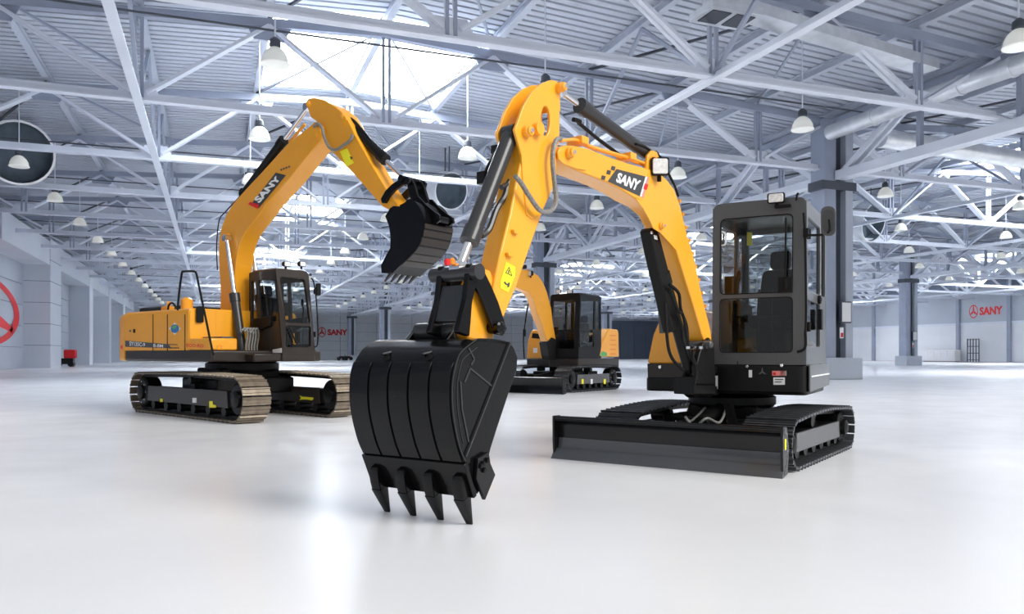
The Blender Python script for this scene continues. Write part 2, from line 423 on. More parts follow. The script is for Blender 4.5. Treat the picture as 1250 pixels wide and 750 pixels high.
# ---- trusses
def ang(g, p0, p1, wd):      # a member of two angles back to back
    p0 = Vector(p0); p1 = Vector(p1); o = Vector((0, wd*.32, 0))
    g.bar(p0+o, p1+o, wd*.42, wd*.9, (0, 1, 0)); g.bar(p0-o, p1-o, wd*.42, wd*.9, (0, 1, 0))
def mesh_of(fn, m):
    g = G(); fn(g); o = g.build('piece', m); me = o.data; me.transform(Matrix.Translation(o.location)); bpy.data.objects.remove(o); return me
NB = [4.2+8.4*k for k in range(5)]
def zt(x): return EAVE-.12+(RIDGE-EAVE)*min(x, 42-x)/21
pieces = []
pieces.append(('bottom_chord', 'steel', lambda g: (g.box(.5, 41.5, -.17, .17, BOT-.02, BOT+.05), g.box(.5, 41.5, -.05, .05, BOT+.05, BOT+.26), )))
pieces.append(('top_chord', 'steeld', lambda g: (g.prism([(.4, -.15, zt(.4)), (21, -.15, zt(21)), (41.6, -.15, zt(41.6)), (41.6, -.15, zt(41.6)-.3), (21, -.15, zt(21)-.3), (.4, -.15, zt(.4)-.3)], (0, .3, 0)))))
for k in range(5):
    x = NB[k]
    pieces.append(('vertical', 'steeld', (lambda g, x=x: (g.box(x-.17, x-.06, -.06, .06, BOT+.1, zt(x)-.2), g.box(x+.06, x+.17, -.06, .06, BOT+.1, zt(x)-.2)))))
    pieces.append(('gusset', 'steel', (lambda g, x=x: g.prism([(x-.75, -.03, BOT+.02), (x+.75, -.03, BOT+.02), (x+.45, -.03, BOT+.6), (x-.45, -.03, BOT+.6)], (0, .06, 0)))))
    for s_ in (-1, 1):
        xt = x+4.2*s_; xt2 = min(max(xt, .5), 41.5)
        pieces.append(('diagonal', 'steel', (lambda g, x=x, xt=xt2, s_=s_: ang(g, (x+.25*s_, 0, BOT+.25), (xt, 0, zt(xt)-.25), .26))))
for k in range(1, 5):
    x = 8.4*k
    pieces.append(('gusset', 'steeld', (lambda g, x=x: g.prism([(x-.8, -.035, zt(x)-.2), (x+.8, -.035, zt(x)-.2), (x+.5, -.035, zt(x)-.75), (x-.5, -.035, zt(x)-.75)], (0, .07, 0)))))
pmeshes = [(n_, mesh_of(f, m_)) for n_, m_, f in pieces]
def allp(mm):
    def f(g):
        for n_, m_, fn in pieces:
            if m_ == mm: fn(g)
    return f
def far_mesh():
    g = G()
    for n_, m_, fn in pieces: fn(g)
    o = g.build('piece', 'steel'); me = o.data; me.transform(Matrix.Translation(o.location)); bpy.data.objects.remove(o); return me
farm = far_mesh()
AIS = ['left aisle', 'middle aisle', 'right aisle']
for sp in range(3):
    for i, y in enumerate(TY):
        lab = f'pale steel roof truss across the {AIS[sp]}, {ORD[i]} from the camera'
        near = i < 9 if sp == 0 else (i < 8 if sp == 1 else False)
        if near:
            t = thing('roof_truss', lab, 'truss', loc=(XL+42*sp, y, 0), group='roof trusses')
            for n_, me in pmeshes:
                o = bpy.data.objects.new(n_, me); COL.objects.link(o); o.parent = t
        else:
            o = bpy.data.objects.new('roof_truss', farm); COL.objects.link(o); o.location = (XL+42*sp, y, 0)
            tag(o, lab, 'truss', 'roof trusses')
# longitudinal ties and sway braces between the trusses
k = 0
for sp in range(3):
    for xo in (12.6, 29.4):
        x = XL+42*sp+xo
        t = thing('longitudinal_tie', f'long pale steel tie running down the {AIS[sp]} under the trusses, {"left" if xo < 20 else "right"} one', 'tie', loc=(x, 12, 0))
        g = G(); g.box(x-.14, x+.14, TY[0], TY[-1], BOT-.1, BOT-.03); g.box(x-.04, x+.04, TY[0], TY[-1], BOT-.03, BOT+.12); g.build('rail', 'steel', t)
        if sp < 2:
            for i in range(0, 12):
                ya = TY[i]; zz = roofz(x)-.4
                g = G(); g.bar((x, ya+.1, BOT+.1), (x, ya+4.31, zz), .12, .12); g.build('sway_brace', 'steeld', t)
                g = G(); g.bar((x, ya+8.5, BOT+.1), (x, ya+4.31, zz), .12, .12); g.build('sway_brace', 'steeld', t)
for sp in range(2):
    for xo in (8.4, 21, 33.6):
        x = XL+42*sp+xo; zz = roofz(x)-.42
        t = thing('roof_bracing', f'thin crossed bracing rods under the {AIS[sp]} roof, {["left","middle","right"][[8.4,21,33.6].index(xo)]} line', 'bracing', loc=(x, 12, 0))
        for i in range(1, 12):
            for sg in (-1, 1):
                g = G(); g.bar((x, TY[i], zz), (x+4.2*sg, TY[i]+8.625, roofz(x+4.2*sg)-.42), .09, .09); g.build('rod', 'darks' if sg < 0 else 'steeld', t)
# thin sprinkler pipes across the aisles
for sp in range(2):
    for i in range(1, 12):
        y = TY[i]+5.2; z = 11.33
        g = G(); g.tube((XL+42*sp+.5, y, z), (XL+42*sp+41.5, y, z), .035, seg=6)
        tag(g.build('sprinkler_pipe', 'darks'), f'thin dark sprinkler pipe across the {AIS[sp]}, {ORD[i-1]} from the camera', 'pipe')
# ---- columns with their lattice girders
CY = [29.3, 63.8, 98.3, 132.8, 167.3]
for ci, X in enumerate((XM, XR)):
    for i, y in enumerate(CY):
        if ci == 1 and i == 0: continue
        lab = f'grey steel column between {"left and middle" if ci == 0 else "middle and right"} aisles, {ORD[i]} from the camera'
        t = thing('steel_column', lab, 'column', loc=(X, y, 0), group='hall columns')
        g = G(); g.box(X-1.05, X+1.05, y-.8, y+.8, 0, 1.0); g.build('base_block', 'wall', t, bevel=.04)
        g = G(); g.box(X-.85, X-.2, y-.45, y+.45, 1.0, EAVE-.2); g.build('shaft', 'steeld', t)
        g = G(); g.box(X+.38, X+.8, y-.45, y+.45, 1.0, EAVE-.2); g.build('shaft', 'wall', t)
        g = G(); g.box(X-.2, X+.38, y-.1, y+.1, 1.0, EAVE-.2); g.build('web_plate', 'darks', t)
        g = G(); g.box(X-1.0, X+1.0, y-.47, y+.47, 8.75, 9.15); g.build('bracket', 'darks', t)
        if i < 3:
            g = G(); g.box(X-.05, X+.55, y-.62, y-.46, 2.6, 3.6); pb = g.build('notice_board', 'darks', t)
            g = G(); g.box(X, X+.5, y-.64, y-.62, 2.66, 3.54); g.build('sheet', 'white', pb)
            g = G(); g.box(X+.0, X+.2, y-.5, y-.47, 1.9, 2.4); pb = g.build('small_sign', 'white', t)
            g = G(); g.box(X+.04, X+.16, y-.52, y-.5, 1.95, 2.15); g.build('symbol', 'red', pb)
    for i in range(4):
        y0, y1 = CY[i], CY[i+1]
        if ci == 1 and i == 0: y0 = 29.3
        t = thing('lattice_girder', f'lattice girder on the {"left" if ci == 0 else "right"} column row, {ORD[i+1]} bay from the camera', 'girder', loc=(X, y0, 0))
        g = G(); g.box(X-.3, X+.3, y0+.5, y1-.5, 9.2, 9.3); g.box(X-.3, X-.22, y0+.5, y1-.5, 9.3, 9.55); g.box(X+.22, X+.3, y0+.5, y1-.5, 9.3, 9.55); g.build('bottom_chord', 'steel', t)
        g = G(); g.box(X-.28, X+.28, y0+.5, y1-.5, 11.75, 12.05); g.build('top_chord', 'steeld', t)
        for k in range(8):
            a = y0+.6+4.15*k; up = k % 2 == 0
            g = G()
            for sx in (-.2, .2):
                g.bar((X+sx, a+.1, 9.4 if up else 11.9), (X+sx, a+4.05, 11.9 if up else 9.4), .13, .24)
            g.build('diagonal', 'steel', t)
            if k: g = G(); g.box(X-.1, X+.1, a-.1, a+.1, 9.4, 11.9); g.build('vertical', 'steeld', t)
# the nearest bay, towards the camera
t = thing('lattice_girder', 'lattice girder on the left column row, nearest the camera', 'girder', loc=(XM, 12, 0))
g = G(); g.box(XM-.3, XM+.3, 9, 28.8, 9.2, 9.3); g.box(XM-.3, XM-.22, 9, 28.8, 9.3, 9.6); g.box(XM+.22, XM+.3, 9, 28.8, 9.3, 9.6); g.build('bottom_chord', 'steel', t)
g = G(); g.box(XM-.28, XM+.28, 9, 28.8, 11.75, 12.05); g.build('top_chord', 'steeld', t)
for k in range(5):
    a = 28.7-4.3125*k; up = k % 2 == 0; g = G()
    for sx in (-.2, .2): g.bar((XM+sx, a-.1, 9.4 if up else 11.9), (XM+sx, a-4.2, 11.9 if up else 9.4), .13, .24)
    g.build('diagonal', 'steel', t)
    if k: g = G(); g.box(XM-.1, XM+.1, a-.1, a+.1, 9.4, 11.9); g.build('vertical', 'steeld', t)
# ---- ducts
def cp3(px, py, z):
    d = (z-EYE)*FOC/(HZ-py); return MC @ Vector(((px-CX)/FOC*d, d, z))
a, b = cp3(868, 0, 11.6), cp3(1135, 82, 11.4)
g = G(); g.bar(a, b, .75, .35); o = g.build('rectangular_duct', 'duct')
tag(o, 'pale rectangular air duct slung under the roof at upper right', 'duct')
dirv = (b-a).normalized(); a2 = a+dirv*3.2
t = thing('air_vent', 'square vent with two dark grilles above the right-hand machine', 'vent', loc=a2)
fr = Matrix.Translation(a+dirv*.6+Vector((0, 0, -.3)))
g = G(fr); g.box(-.9, .9, -.6, .6, -.12, .1); g.build('housing', 'duct', t)
for sx in (-.42, .42):
    g = G(fr); g.box(sx-.32, sx+.32, -.4, .4, -.15, -.12); g.build('grille', 'darks', t)
g = G(); g.tube((25.3, 12, 10.9), (25.3, 27.6, 10.9), .33, seg=20)
for y in range(13, 27, 2): g.tube((25.3, y, 10.9), (25.3, y+.12, 10.9), .37, seg=20)
tag(g.build('round_duct', 'duct'), 'long bright round duct beside the nearest girder at right', 'duct')
g = G(); g.pipe(smooth_path([(27.75, 27.2, 10.8), (30, 27.3, 10.8), (34, 27.3, 10.7), (38.8, 27.3, 10.6)]), .42, 18)
tag(g.build('round_duct', 'duct'), 'bright round duct crossing behind the nearest column top', 'duct')
def mouth(px, py, d, r, lab):
    c = MC @ Vector(((px-CX)/FOC*d, d, EYE+(HZ-py)/FOC*d)); t = thing('duct_drum', lab, 'duct', loc=c)
    dv = Vector((.25, -1, -.25)).normalized(); n = 28; u = dv.orthogonal().normalized(); v = dv.cross(u)
    ring = lambda q, rr: [c+dv*q+(u*math.cos(6.2832*k/n)+v*math.sin(6.2832*k/n))*rr for k in range(n)]
    g = G(); g.loft([ring(1.0, r), ring(1.0, r*.93)], False); g.loft([ring(1.0, r), ring(0, r)], False); g.build('shell', 'duct', t)
    g = G(); g.loft([ring(1.0, r*.93), ring(.2, r*.9)], False); g.bm.faces.new(g.vs(ring(.2, r*.9))); g.build('lining', 'teal', t)
    for q_ in (.25, .75):
        c_ = c+dv*q_; g = G(); g.tube(c_+Vector((0, 0, r*.9)), (c_.x, c_.y, roofz(c_.x)+.2), .04, seg=6); g.build('hanger', 'darks', t)
mouth(22, 186, 39, 1.55, 'big round dark-lined duct drum under the roof at far left')
mouth(541, 232, 47, 1.1, 'small round duct drum in the roof above the raised bucket')
mouth(1052, 270, 60, 1.5, 'round duct drum in the roof right of the nearest column')
# ---- hanging lamps
def lamp_parts(fr):
    A = G(fr); pr = [(0, .40), (.03, .41), (.06, .385), (.20, .36), (.34, .29), (.45, .18), (.5, .1)]
    A.lathe((0, 0, 0), (0, 0, 1), pr, 20)
    B = G(fr); B.lathe((0, 0, .48), (0, 0, 1), [(0, .13), (.05, .17), (.22, .15), (.3, .06)], 12)
    Cc = G(fr); Cc.tube((0, 0, .75), (0, 0, 3.3), .025, seg=6)
    return A, B, Cc
A, B, Cc = lamp_parts(I4)
def ext(g, m):
    o = g.build('piece', m); me = o.data; me.transform(Matrix.Translation(o.location)); bpy.data.objects.remove(o); return me
LM = [('bowl', ext(A, 'cream')), ('housing', ext(B, 'darks'))]
rows = [(-8.0, 'the row nearest the left wall'), (1.6, 'the second row from the left wall'), (9.9, 'the third row from the left wall'), (20.1, 'the fourth row from the left wall'),
        (32.6, 'the fifth row from the left wall'), (42.5, 'the sixth row from the left wall'), (52.2, 'the seventh row from the left wall'), (62.5, 'the eighth row from the left wall'), (76, 'the ninth row from the left wall')]
for X, rn in rows:
    j = 0; g = G(); g.tube((0, 0, .75), (0, 0, roofz(X)+.27-9.35), .025, seg=6); cme = ext(g, 'steel')
    for k in range(-2, 14):
        y = 31.6+8.3*k
        if X > 60 and k < 0: continue
        t = thing('hanging_lamp', f'white dome lamp in {rn}, {ORD[j]} from the camera', 'lamp', loc=(X, y, 9.35), group='hanging dome lamps'); j += 1
        for n_, me in LM+[('cord', cme)]:
            o = bpy.data.objects.new(n_, me); COL.objects.link(o); o.parent = t
# ================================================================ MACHINE PARTS (frames: x forward, y to the machine's left)
def track(root, fr, yc, a0, a1, r, wd, mshoe, n=40, inner_sign=1, hump=.0):
    """endless track: belt > shoes; frame > rollers, sprocket, idler.  a0 rear wheel, a1 front wheel, r outer radius"""
    th = .035; pts = []; ri = r-th
    L = a1-a0; per = 2*L+2*math.pi*ri
    def at(s):
        s %= per
        if s < L: return (a1-s, th, math.pi)                                   # bottom run, backwards
        s -= L
        if s < math.pi*ri:
            t = s/ri; return (a0-ri*math.sin(t), r-ri*math.cos(t), math.pi-t)
        s -= math.pi*ri
        if s < L:
            return (a0+s, r+ri-hump*0+hump*math.sin(math.pi*s/L), math.atan(hump*math.pi/L*math.cos(math.pi*s/L)))
        s -= L; t = s/ri; return (a1+ri*math.sin(t), r+ri*math.cos(t), -t)
    g = G(fr); N = 72
    outer = [at(per*i/N) for i in range(N)]
    lo = [(x, yc-wd*.17, z) for x, z, _ in outer]
    cx = (a0+a1)/2
    def inn(x, z, t, q): return (x+math.sin(t)*q, z-math.cos(t)*q)
    li = []
    for x, z, t in outer:
        X, Z = inn(x, z, t, .07); li.append((X, yc-wd*.17, Z))
    v = Vector((0, wd*.34, 0)); A = g.vs(lo); B = g.vs(li); A2 = g.vs([Vector(p)+v for p in lo]); B2 = g.vs([Vector(p)+v for p in li])
    for i in range(N):
        j = (i+1) % N
        for q in ((A[i], A[j], B[j], B[i]), (A2[i], B2[i], B2[j], A2[j]), (A[i], A2[i], A2[j], A[j]), (B[i], B[j], B2[j], B2[i])): g.bm.faces.new(q)
    belt = g.build('track_chain', 'blackm', root)
    p = per/n
    # one shoe mesh, shared
    q = bmesh.new(); sg = G(); sg.bm = q
    prof = [(-p*.42, -.012), (-p*.42, .012), (-p*.38, .012), (-p*.33, .036), (-p*.25, .036), (-p*.22, .012), (p*.05, .012), (p*.1, .026), (p*.16, .026), (p*.2, .012), (p*.42, .012), (p*.42, -.012)]
    sg.prism([(x, -wd/2, z) for x, z in prof], (0, wd, 0))
    bmesh.ops.recalc_face_normals(q, faces=q.faces)
    me = bpy.data.meshes.new('track_shoe'); q.to_mesh(me); q.free(); me.materials.append(M[mshoe])
    wi = root.matrix_basis.inverted()
    for i in range(n):
        x, z, t = at(per*(i+.5)/n)
        m = wi @ fr @ Matrix.Translation((x, yc, z)) @ Matrix.Rotation(-t, 4, 'Y')
        o = bpy.data.objects.new('track_shoe', me); COL.objects.link(o); o.parent = belt; o.matrix_basis = m
    # frame, wheels
    g = G(fr); rr = r*.42
    g.prism([(a0+r*.5, yc-wd*.28, r-rr*.9), (a1-r*.45, yc-wd*.28, r-rr*.9), (a1-r*.1, yc-wd*.28, r-.05), (a1-r*.1, yc-wd*.28, r+.06), (a1-r*.6, yc-wd*.28, r+rr*.7), (a0+r*.6, yc-wd*.28, r+rr*.7)], (0, wd*.56, 0))
    fo = g.build('track_frame', 'blackm', root, bevel=.012)
    sgn = inner_sign
    g = G(fr); g.prism([(a0+r*.75, yc+sgn*wd*.28, r-rr*.95), (a1-r*.75, yc+sgn*wd*.28, r-rr*.95), (a1-r*.85, yc+sgn*wd*.28, r+rr*.8), (a0+r*.85, yc+sgn*wd*.28, r+rr*.8)], (0, sgn*.03, 0))
    g.build('side_plate', 'brown' if mshoe != 'shoed' else 'cab', fo, bevel=.006)
    for nm, ax in (('sprocket', a0), ('idler', a1)):
        g = G(fr); g.lathe((ax, yc-wd*.3, r), (0, 1, 0), [(0, r*.35), (0, r*.62), (.03, r*.72), (wd*.57, r*.72), (wd*.6, r*.62), (wd*.6, r*.35)], 24)
        wh = g.build(nm, 'blackm', fo)
        g = G(fr); g.lathe((ax, yc+sgn*(wd*.30), r), (0, sgn, 0), [(0, r*.36), (.05, r*.34), (.07, r*.2)], 20); g.build('hub', 'blackm', fo)
        if nm == 'sprocket':
            for k in range(8):
                t = k*math.pi/4; c = Vector((ax+math.cos(t)*r*.52, yc+sgn*(wd*.3), r+math.sin(t)*r*.52)); g = G(fr); g.tube(c, c+Vector((0, sgn*.02, 0)), .018, seg=8); g.build('bolt', 'chrome', fo)
    nr = 6
    for i in range(nr):
        x = a0+r*.6+(L-r*1.1)*(i+.5)/nr*1.0
        g = G(fr); g.tube((x, yc-wd*.3, .17), (x, yc+wd*.3, .17), .085, seg=14); g.build('roller', 'blackm', fo)
    x = (a0+a1)/2+.1
    g = G(fr); g.tube((x, yc-wd*.24, 2*r-.16+hump), (x, yc+wd*.24, 2*r-.16+hump), .07, seg=14); g.box(x-.06, x+.06, yc-.05, yc+.05, r+rr*.5, 2*r-.2+hump); g.build('carrier_roller', 'blackm', fo)
    return belt, fo

def cabin(root, fr, a0, a1, b0, b1, z0, z1, m='cab', lean=.0, door='+', glass='glass', zs=None, win_l=None, bar=None, detail=True):
    """operator cab.  front at a1, door side '+': y=b1, '-': y=b0.  lean: how far the front top sits back"""
    H = z1-z0; W = b1-b0; D = a1-a0; th = .05
    zsill = z0+H*.10 if zs is None else zs
    zb = z0+H*.43 if bar is None else bar
    def sh(p):     # lean the front backwards with height
        p = Vector(p); k = max(0, (p.z-zb)/(z1-zb)) if p.z > zb else 0
        f = (p.x-a0)/D; p.x -= lean*k*max(0, f); return p
    def R(pts, r): return [sh(p) for p in rounded(pts, r)]
    po = .075*W+.02
    cabo = None
    # front frame
    g = G(fr)
    outer = R([(a1, b0, z0), (a1, b1, z0), (a1, b1, z1), (a1, b0, z1)], [.02, .02, .10, .10])
    up = R([(a1, b0+po, zb+.03), (a1, b1-po*1.5, zb+.03), (a1, b1-po*1.5, z1-.17*H*.6), (a1, b0+po, z1-.17*H*.6)], .06)
    lo = R([(a1, b0+po, zsill), (a1, b1-po*1.5, zsill), (a1, b1-po*1.5, zb-.03), (a1, b0+po, zb-.03)], .05)
    g.prism(outer, (-th, 0, 0), [up, lo])
    # roof, floor, rear frame
    rl = lambda z, i: [sh(p) for p in rounded([(a1-i, b0+i, z), (a1-i, b1-i, z), (a0+i, b1-i, z), (a0+i, b0+i, z)], .12)]
    g.loft([rl(z1-.10, .0), rl(z1-.03, .004), rl(z1, .03), rl(z1+.02, .10)])
    g.box(a0, a1-.02, b0+.01, b1-.01, z0, z0+.12)
    g.prism([(a0, b0, z0), (a0, b1, z0), (a0, b1, z1-.05), (a0, b0, z1-.05)], (th, 0, 0),
            [[(a0, b0+.08, zb-.15), (a0, b1-.08, zb-.15), (a0, b1-.08, z1-.16), (a0, b0+.08, z1-.16)]])
    cabo = g.build('cab_frame', m, root, bevel=.008)
    # sides
    for sd, y, iy in (('-', b0, th*.8), ('+', b1, -th*.8)):
        amid = a0+D*.30
        O = R([(a1, y, z0), (a1, y, z1-.04), (a0, y, z1-.04), (a0, y, z0)], .03)
        h1 = R([(a1-.10, y, zb+.05), (a1-.10, y, z1-.2), (amid+.05, y, z1-.2), (amid+.05, y, zb+.05)], .05)
        h2 = R([(a1-.10, y, zsill+.06), (a1-.10, y, zb-.05), (amid+.05, y, zb-.05), (amid+.05, y, zsill+.06)], .05)
        h3 = R([(amid-.04, y, zb+.05), (amid-.04, y, z1-.2), (a0+.08, y, z1-.2), (a0+.08, y, zb+.05)], .05)
        HH = (h1, h2, h3) if sd == door else (h1, h3)
        g = G(fr); g.prism(O, (0, iy, 0), list(HH))
        dn = 'door' if sd == door else 'side_frame'
        d = g.build(dn, m, root, bevel=.006)
        for h in HH:
            g = G(fr); g.prism([Vector(p)+Vector((0, iy*.5, 0)) for p in h], (0, iy*.1, 0)); g.build('side_window', glass, d)
        if sd == door and detail:
            s_ = 1 if sd == '+' else -1
            g = G(fr); g.box(amid+.10, amid+.22, y-.0 if s_ > 0 else y-.04, y+.04 if s_ > 0 else y, zb-.35, zb-.12); g.build('door_handle', 'rubber', d)
            g = G(fr); g.lathe((amid+.2, y, zb-.01), (0, s_, 0), [(0, .05), (.03, .05), (.04, .02)], 14); g.build('door_lock', 'rubber', d)
            for zz in (z0+.4, z1-.4):
                g = G(fr); g.tube((a1-.05, y+.02*s_, zz-.05), (a1-.05, y+.02*s_, zz+.05), .02, seg=8); g.build('hinge', 'rubber', d)
    for h, nm in ((up, 'windscreen'), (lo, 'lower_windscreen')):
        g = G(fr); g.prism([Vector(p)-Vector((.02, 0, 0)) for p in h], (-.006, 0, 0)); g.build(nm, glass, cabo)
        g = G(fr); q = [Vector(p)+Vector((.004, 0, 0)) for p in h]; c = sum(q, Vector())/len(q)
        q2 = [c+(p-c)*1.025 for p in q]; g.prism(q2, (-.012, 0, 0), [q]); g.build('window_seal', 'rubber', cabo)
    g = G(fr); h = [(a0+.02, b0+.08, zb-.15), (a0+.02, b1-.08, zb-.15), (a0+.02, b1-.08, z1-.16), (a0+.02, b0+.08, z1-.16)]
    g.prism(h, (.006, 0, 0)); g.build('rear_window', glass, cabo)
    # inside: seat, consoles, levers, travel pedals
    cy = (b0+b1)/2; sx = a0+D*.36; zf = z0+.12
    g = G(fr); g.box(sx-.26, sx+.26, cy-.25, cy+.25, zf+.30, zf+.44); g.box(sx-.2, sx+.2, cy-.18, cy+.18, zf, zf+.3); st = g.build('seat', 'seat', root, bevel=.04)
    g = G(fr); g.prism(rounded([(sx-.26, cy-.24, zf+.42), (sx-.26, cy+.24, zf+.42), (sx-.38, cy+.2, zf+1.0), (sx-.38, cy-.2, zf+1.0)], .08), (.12, 0, .02)); g.build('backrest', 'seat', st, bevel=.03)
    g = G(fr); g.prism(rounded([(sx-.38, cy-.12, zf+1.02), (sx-.38, cy+.12, zf+1.02), (sx-.42, cy+.12, zf+1.24), (sx-.42, cy-.12, zf+1.24)], .05), (.08, 0, .01)); g.build('headrest', 'seat', st, bevel=.02)
    for s_ in (-1, 1):
        g = G(fr); g.prism([(sx-.2, cy+s_*.30, zf+.3), (sx+.35, cy+s_*.30, zf+.42), (sx+.38, cy+s_*.30, zf+.62), (sx-.2, cy+s_*.30, zf+.58)], (0, s_*.13, 0)); c_ = g.build('console', 'blackm', root, bevel=.02)
        g = G(fr); g.pipe(smooth_path([(sx+.3, cy+s_*.36, zf+.6), (sx+.33, cy+s_*.36, zf+.75), (sx+.30, cy+s_*.35, zf+.88)]), .014); g.lathe((sx+.30, cy+s_*.35, zf+.84), (0, 0, 1), [(0, .02), (.04, .028), (.11, .025), (.13, .01)], 10); g.build('joystick', 'rubber', c_)
    for s_ in (-.07, .07):
        g = G(fr); g.pipe(smooth_path([(a1-.42, cy+s_, zf), (a1-.36, cy+s_, zf+.4), (a1-.42, cy+s_, zf+.72)]), .013); g.box(a1-.46, a1-.32, cy+s_-.045, cy+s_+.045, zf+.05, zf+.08); g.build('travel_lever', 'rubber', root)
    g = G(fr); g.box(a1-.22, a1-.14, b0+.1, b0+.24, zf+.62, zf+.86); g.build('monitor', 'rubber', root, bevel=.01)
    return cabo

def cylinder(root, fr, p0, p1, r, frac, m='cyl', rod_m='chrome', rr=.5, name='hydraulic_cylinder', collar=True):
    """barrel from p0 for frac of the way, rod on to p1"""
    p0, p1 = Vector(p0), Vector(p1); pm_ = p0+(p1-p0)*frac; d = (p1-p0).normalized()
    g = G(fr); g.tube(p0, pm_, r, seg=24)
    if collar: g.tube(pm_-d*r*1.6, pm_+d*r*.3, r*1.16, seg=24)
    g.tube(p0-Vector((0, r*.9, 0)), p0+Vector((0, r*.9, 0)), r*1.05, seg=18)
    o = g.build(name, m, root)
    g = G(fr); g.tube(pm_, p1, r*rr, seg=18); g.tube(p1-Vector((0, r*.8, 0)), p1+Vector((0, r*.8, 0)), r*.8, seg=18); g.build('rod', rod_m, o)
    return o
def worklight(root, fr, c, w=.14, h=.11, d=(1, 0, 0), m='rubber'):
    c = Vector(c); d = Vector(d).normalized(); s_ = d.cross(Vector((0, 0, 1))).normalized(); u = s_.cross(d)
    def q(k, o): return [c+s_*w/2*k*i+u*h/2*k*j+d*o for i, j in ((-1, -1), (1, -1), (1, 1), (-1, 1))]
    g = G(fr); g.loft([rounded(q(.7, -.09), .02), rounded(q(1, -.02), .02), rounded(q(1, .02), .02)]); g.bar(c-d*.03-u*h*.5, c-d*.03-u*(h*.5+.05), .03, .03)
    o = g.build('work_light', m, root)
    g = G(fr); g.loft([rounded(q(.86, .02), .02), rounded(q(.8, .028), .02)]); g.build('lens', 'lens', o)
    return o
def tooth(root, fr, b, wt, base, mid, tip, hb, adapter_back, m='black'):
    """adapter and tooth in the x-z plane of frame; base->mid adapter, mid->tip tooth"""
    base, mid, tip = [Vector((p[0], b, p[1])) for p in (base, mid, tip)]
    def sec(c, d, w_, h_):
        nrm = Vector((-d.z, 0, d.x)); y = Vector((0, 1, 0))
        return rounded([c+nrm*h_/2+y*w_/2, c+nrm*h_/2-y*w_/2, c-nrm*h_/2-y*w_/2, c-nrm*h_/2+y*w_/2], .012, 2)
    d = (mid-base).normalized(); g = G(fr)
    g.loft([sec(base-d*.02, d, wt*.8, hb*.6), sec(base+d*.02, d, wt, hb), sec(base+(mid-base)*.6, d, wt, hb*1.1), sec(mid, d, wt*.95, hb)])
    o = g.build('tooth', m, root)
    d2 = (tip-mid).normalized(); g = G(fr)
    g.loft([sec(mid-d2*.01, d2, wt*1.02, hb*1.1), sec(mid+(tip-mid)*.5, d2, wt*.8, hb*.65), sec(tip, d2, wt*.62, hb*.14)])
    g.build('tooth_tip', m, o)
    return o
def bolt(g, c, ax, r=.02, h=.02): g.lathe(c, ax, [(0, r), (h*.7, r), (h, r*.7)], 6)

# ================================================================ MACHINE 1: the compact excavator at right
UC1 = heading(35, 2.62, 9.32)      # undercarriage
H1 = heading(29, 2.59, 9.32)       # house and cab
B1 = heading(40, -.30, 5.62)       # boom and arm, swung towards the bucket
K1 = heading(34, 0, 0)             # bucket (x/y set below)
m1 = thing('excavator', 'yellow compact excavator with grey cab and black front blade at right', 'excavator', matrix=Matrix.Translation(MC @ Vector((2.62, 9.32, 0))) @ Matrix.Rotation(math.radians(0), 4, 'Z'))
m1.matrix_basis = H1.copy()
# -- blade
pR = onp(UC1, 2, .0, 957, 584)                       # where the blade's left end meets the floor
bx, byl = pR.x, pR.y; byr = byl-2.52
prof = [(0, .0), (-.075, .10), (-.105, .20), (-.095, .30), (-.05, .40), (.01, .445)]
pp = smooth_path([(bx+x, byr, z) for x, z in prof], 4)
g = G(UC1); g.sheet(pp, (0, byl-byr, 0), -.03); blade = g.build('blade', 'bladeg', m1)
g = G(UC1); g.box(bx+.0, bx+.05, byr, byl, .0, .02); g.prism([(bx+.060, byr, .0), (bx-.020, byr, .11), (bx-.034, byr, .11), (bx+.03, byr, 0)], (0, byl-byr, 0)); g.build('cutting_edge', 'sheeng', blade)  # cutting edge takes the grey with the sheen in its colour
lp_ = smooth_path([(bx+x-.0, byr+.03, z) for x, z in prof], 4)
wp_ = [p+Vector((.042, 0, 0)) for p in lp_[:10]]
g = G(UC1); g.prism([p for p in wp_]+[p-Vector((.018, 0, 0)) for p in wp_[::-1]], (0, byl-byr-.06, 0)); g.build('wear_or_sheen_plate', 'sheeng', blade)  # plate added to paint the sheen on the blade's lower half
g = G(UC1); g.tube((bx-.0, byr, .45), (bx-.0, byl, .45), .022, seg=12); g.build('top_bar', 'bladeg', blade)
for y in (byr, byl):
    g = G(UC1); g.prism([(bx+.01, y, 0), (bx+.03, y, .2), (bx+.03, y, .47), (bx-.10, y, .47), (bx-.17, y, .25), (bx-.12, y, .02)], (0, .025 if y == byr else -.025, 0)); e_ = g.build('end_plate', 'bladeg', blade, bevel=.004)
g = G(UC1); g.box(bx-.06, bx-.02, byl, byl+.004, .26, .36); g.build('warning_label', 'label', blade)
g = G(UC1); g.box(bx-.2, bx-.1, byr+.2, byl-.2, .1, .3); g.build('back_rib', 'bladeg', blade)
for s_ in (-1, 1):
    g = G(UC1); g.prism([(bx-.15, s_*.42, .12), (bx-.15, s_*.42, .32), (bx-.75, s_*.32, .42), (.35, s_*.30, .42), (.35, s_*.30, .26), (bx-.75, s_*.32, .2)], (0, .10, 0)); g.build('blade_arm', 'blackm', m1, bevel=.01)
cylinder(m1, UC1, (.45, 0, .55), (bx-.16, 0, .30), .065, .55, 'blackm', name='blade_cylinder')
for s_ in (-1, 1):
    g = G(UC1); g.pipe(smooth_path([(.6, .12*s_, .55), (bx-.75, .16*s_, .42), (bx-.5, .12*s_, .48), (bx-.45, .05*s_, .42)]), .014); g.build('hose', 'hose', m1)
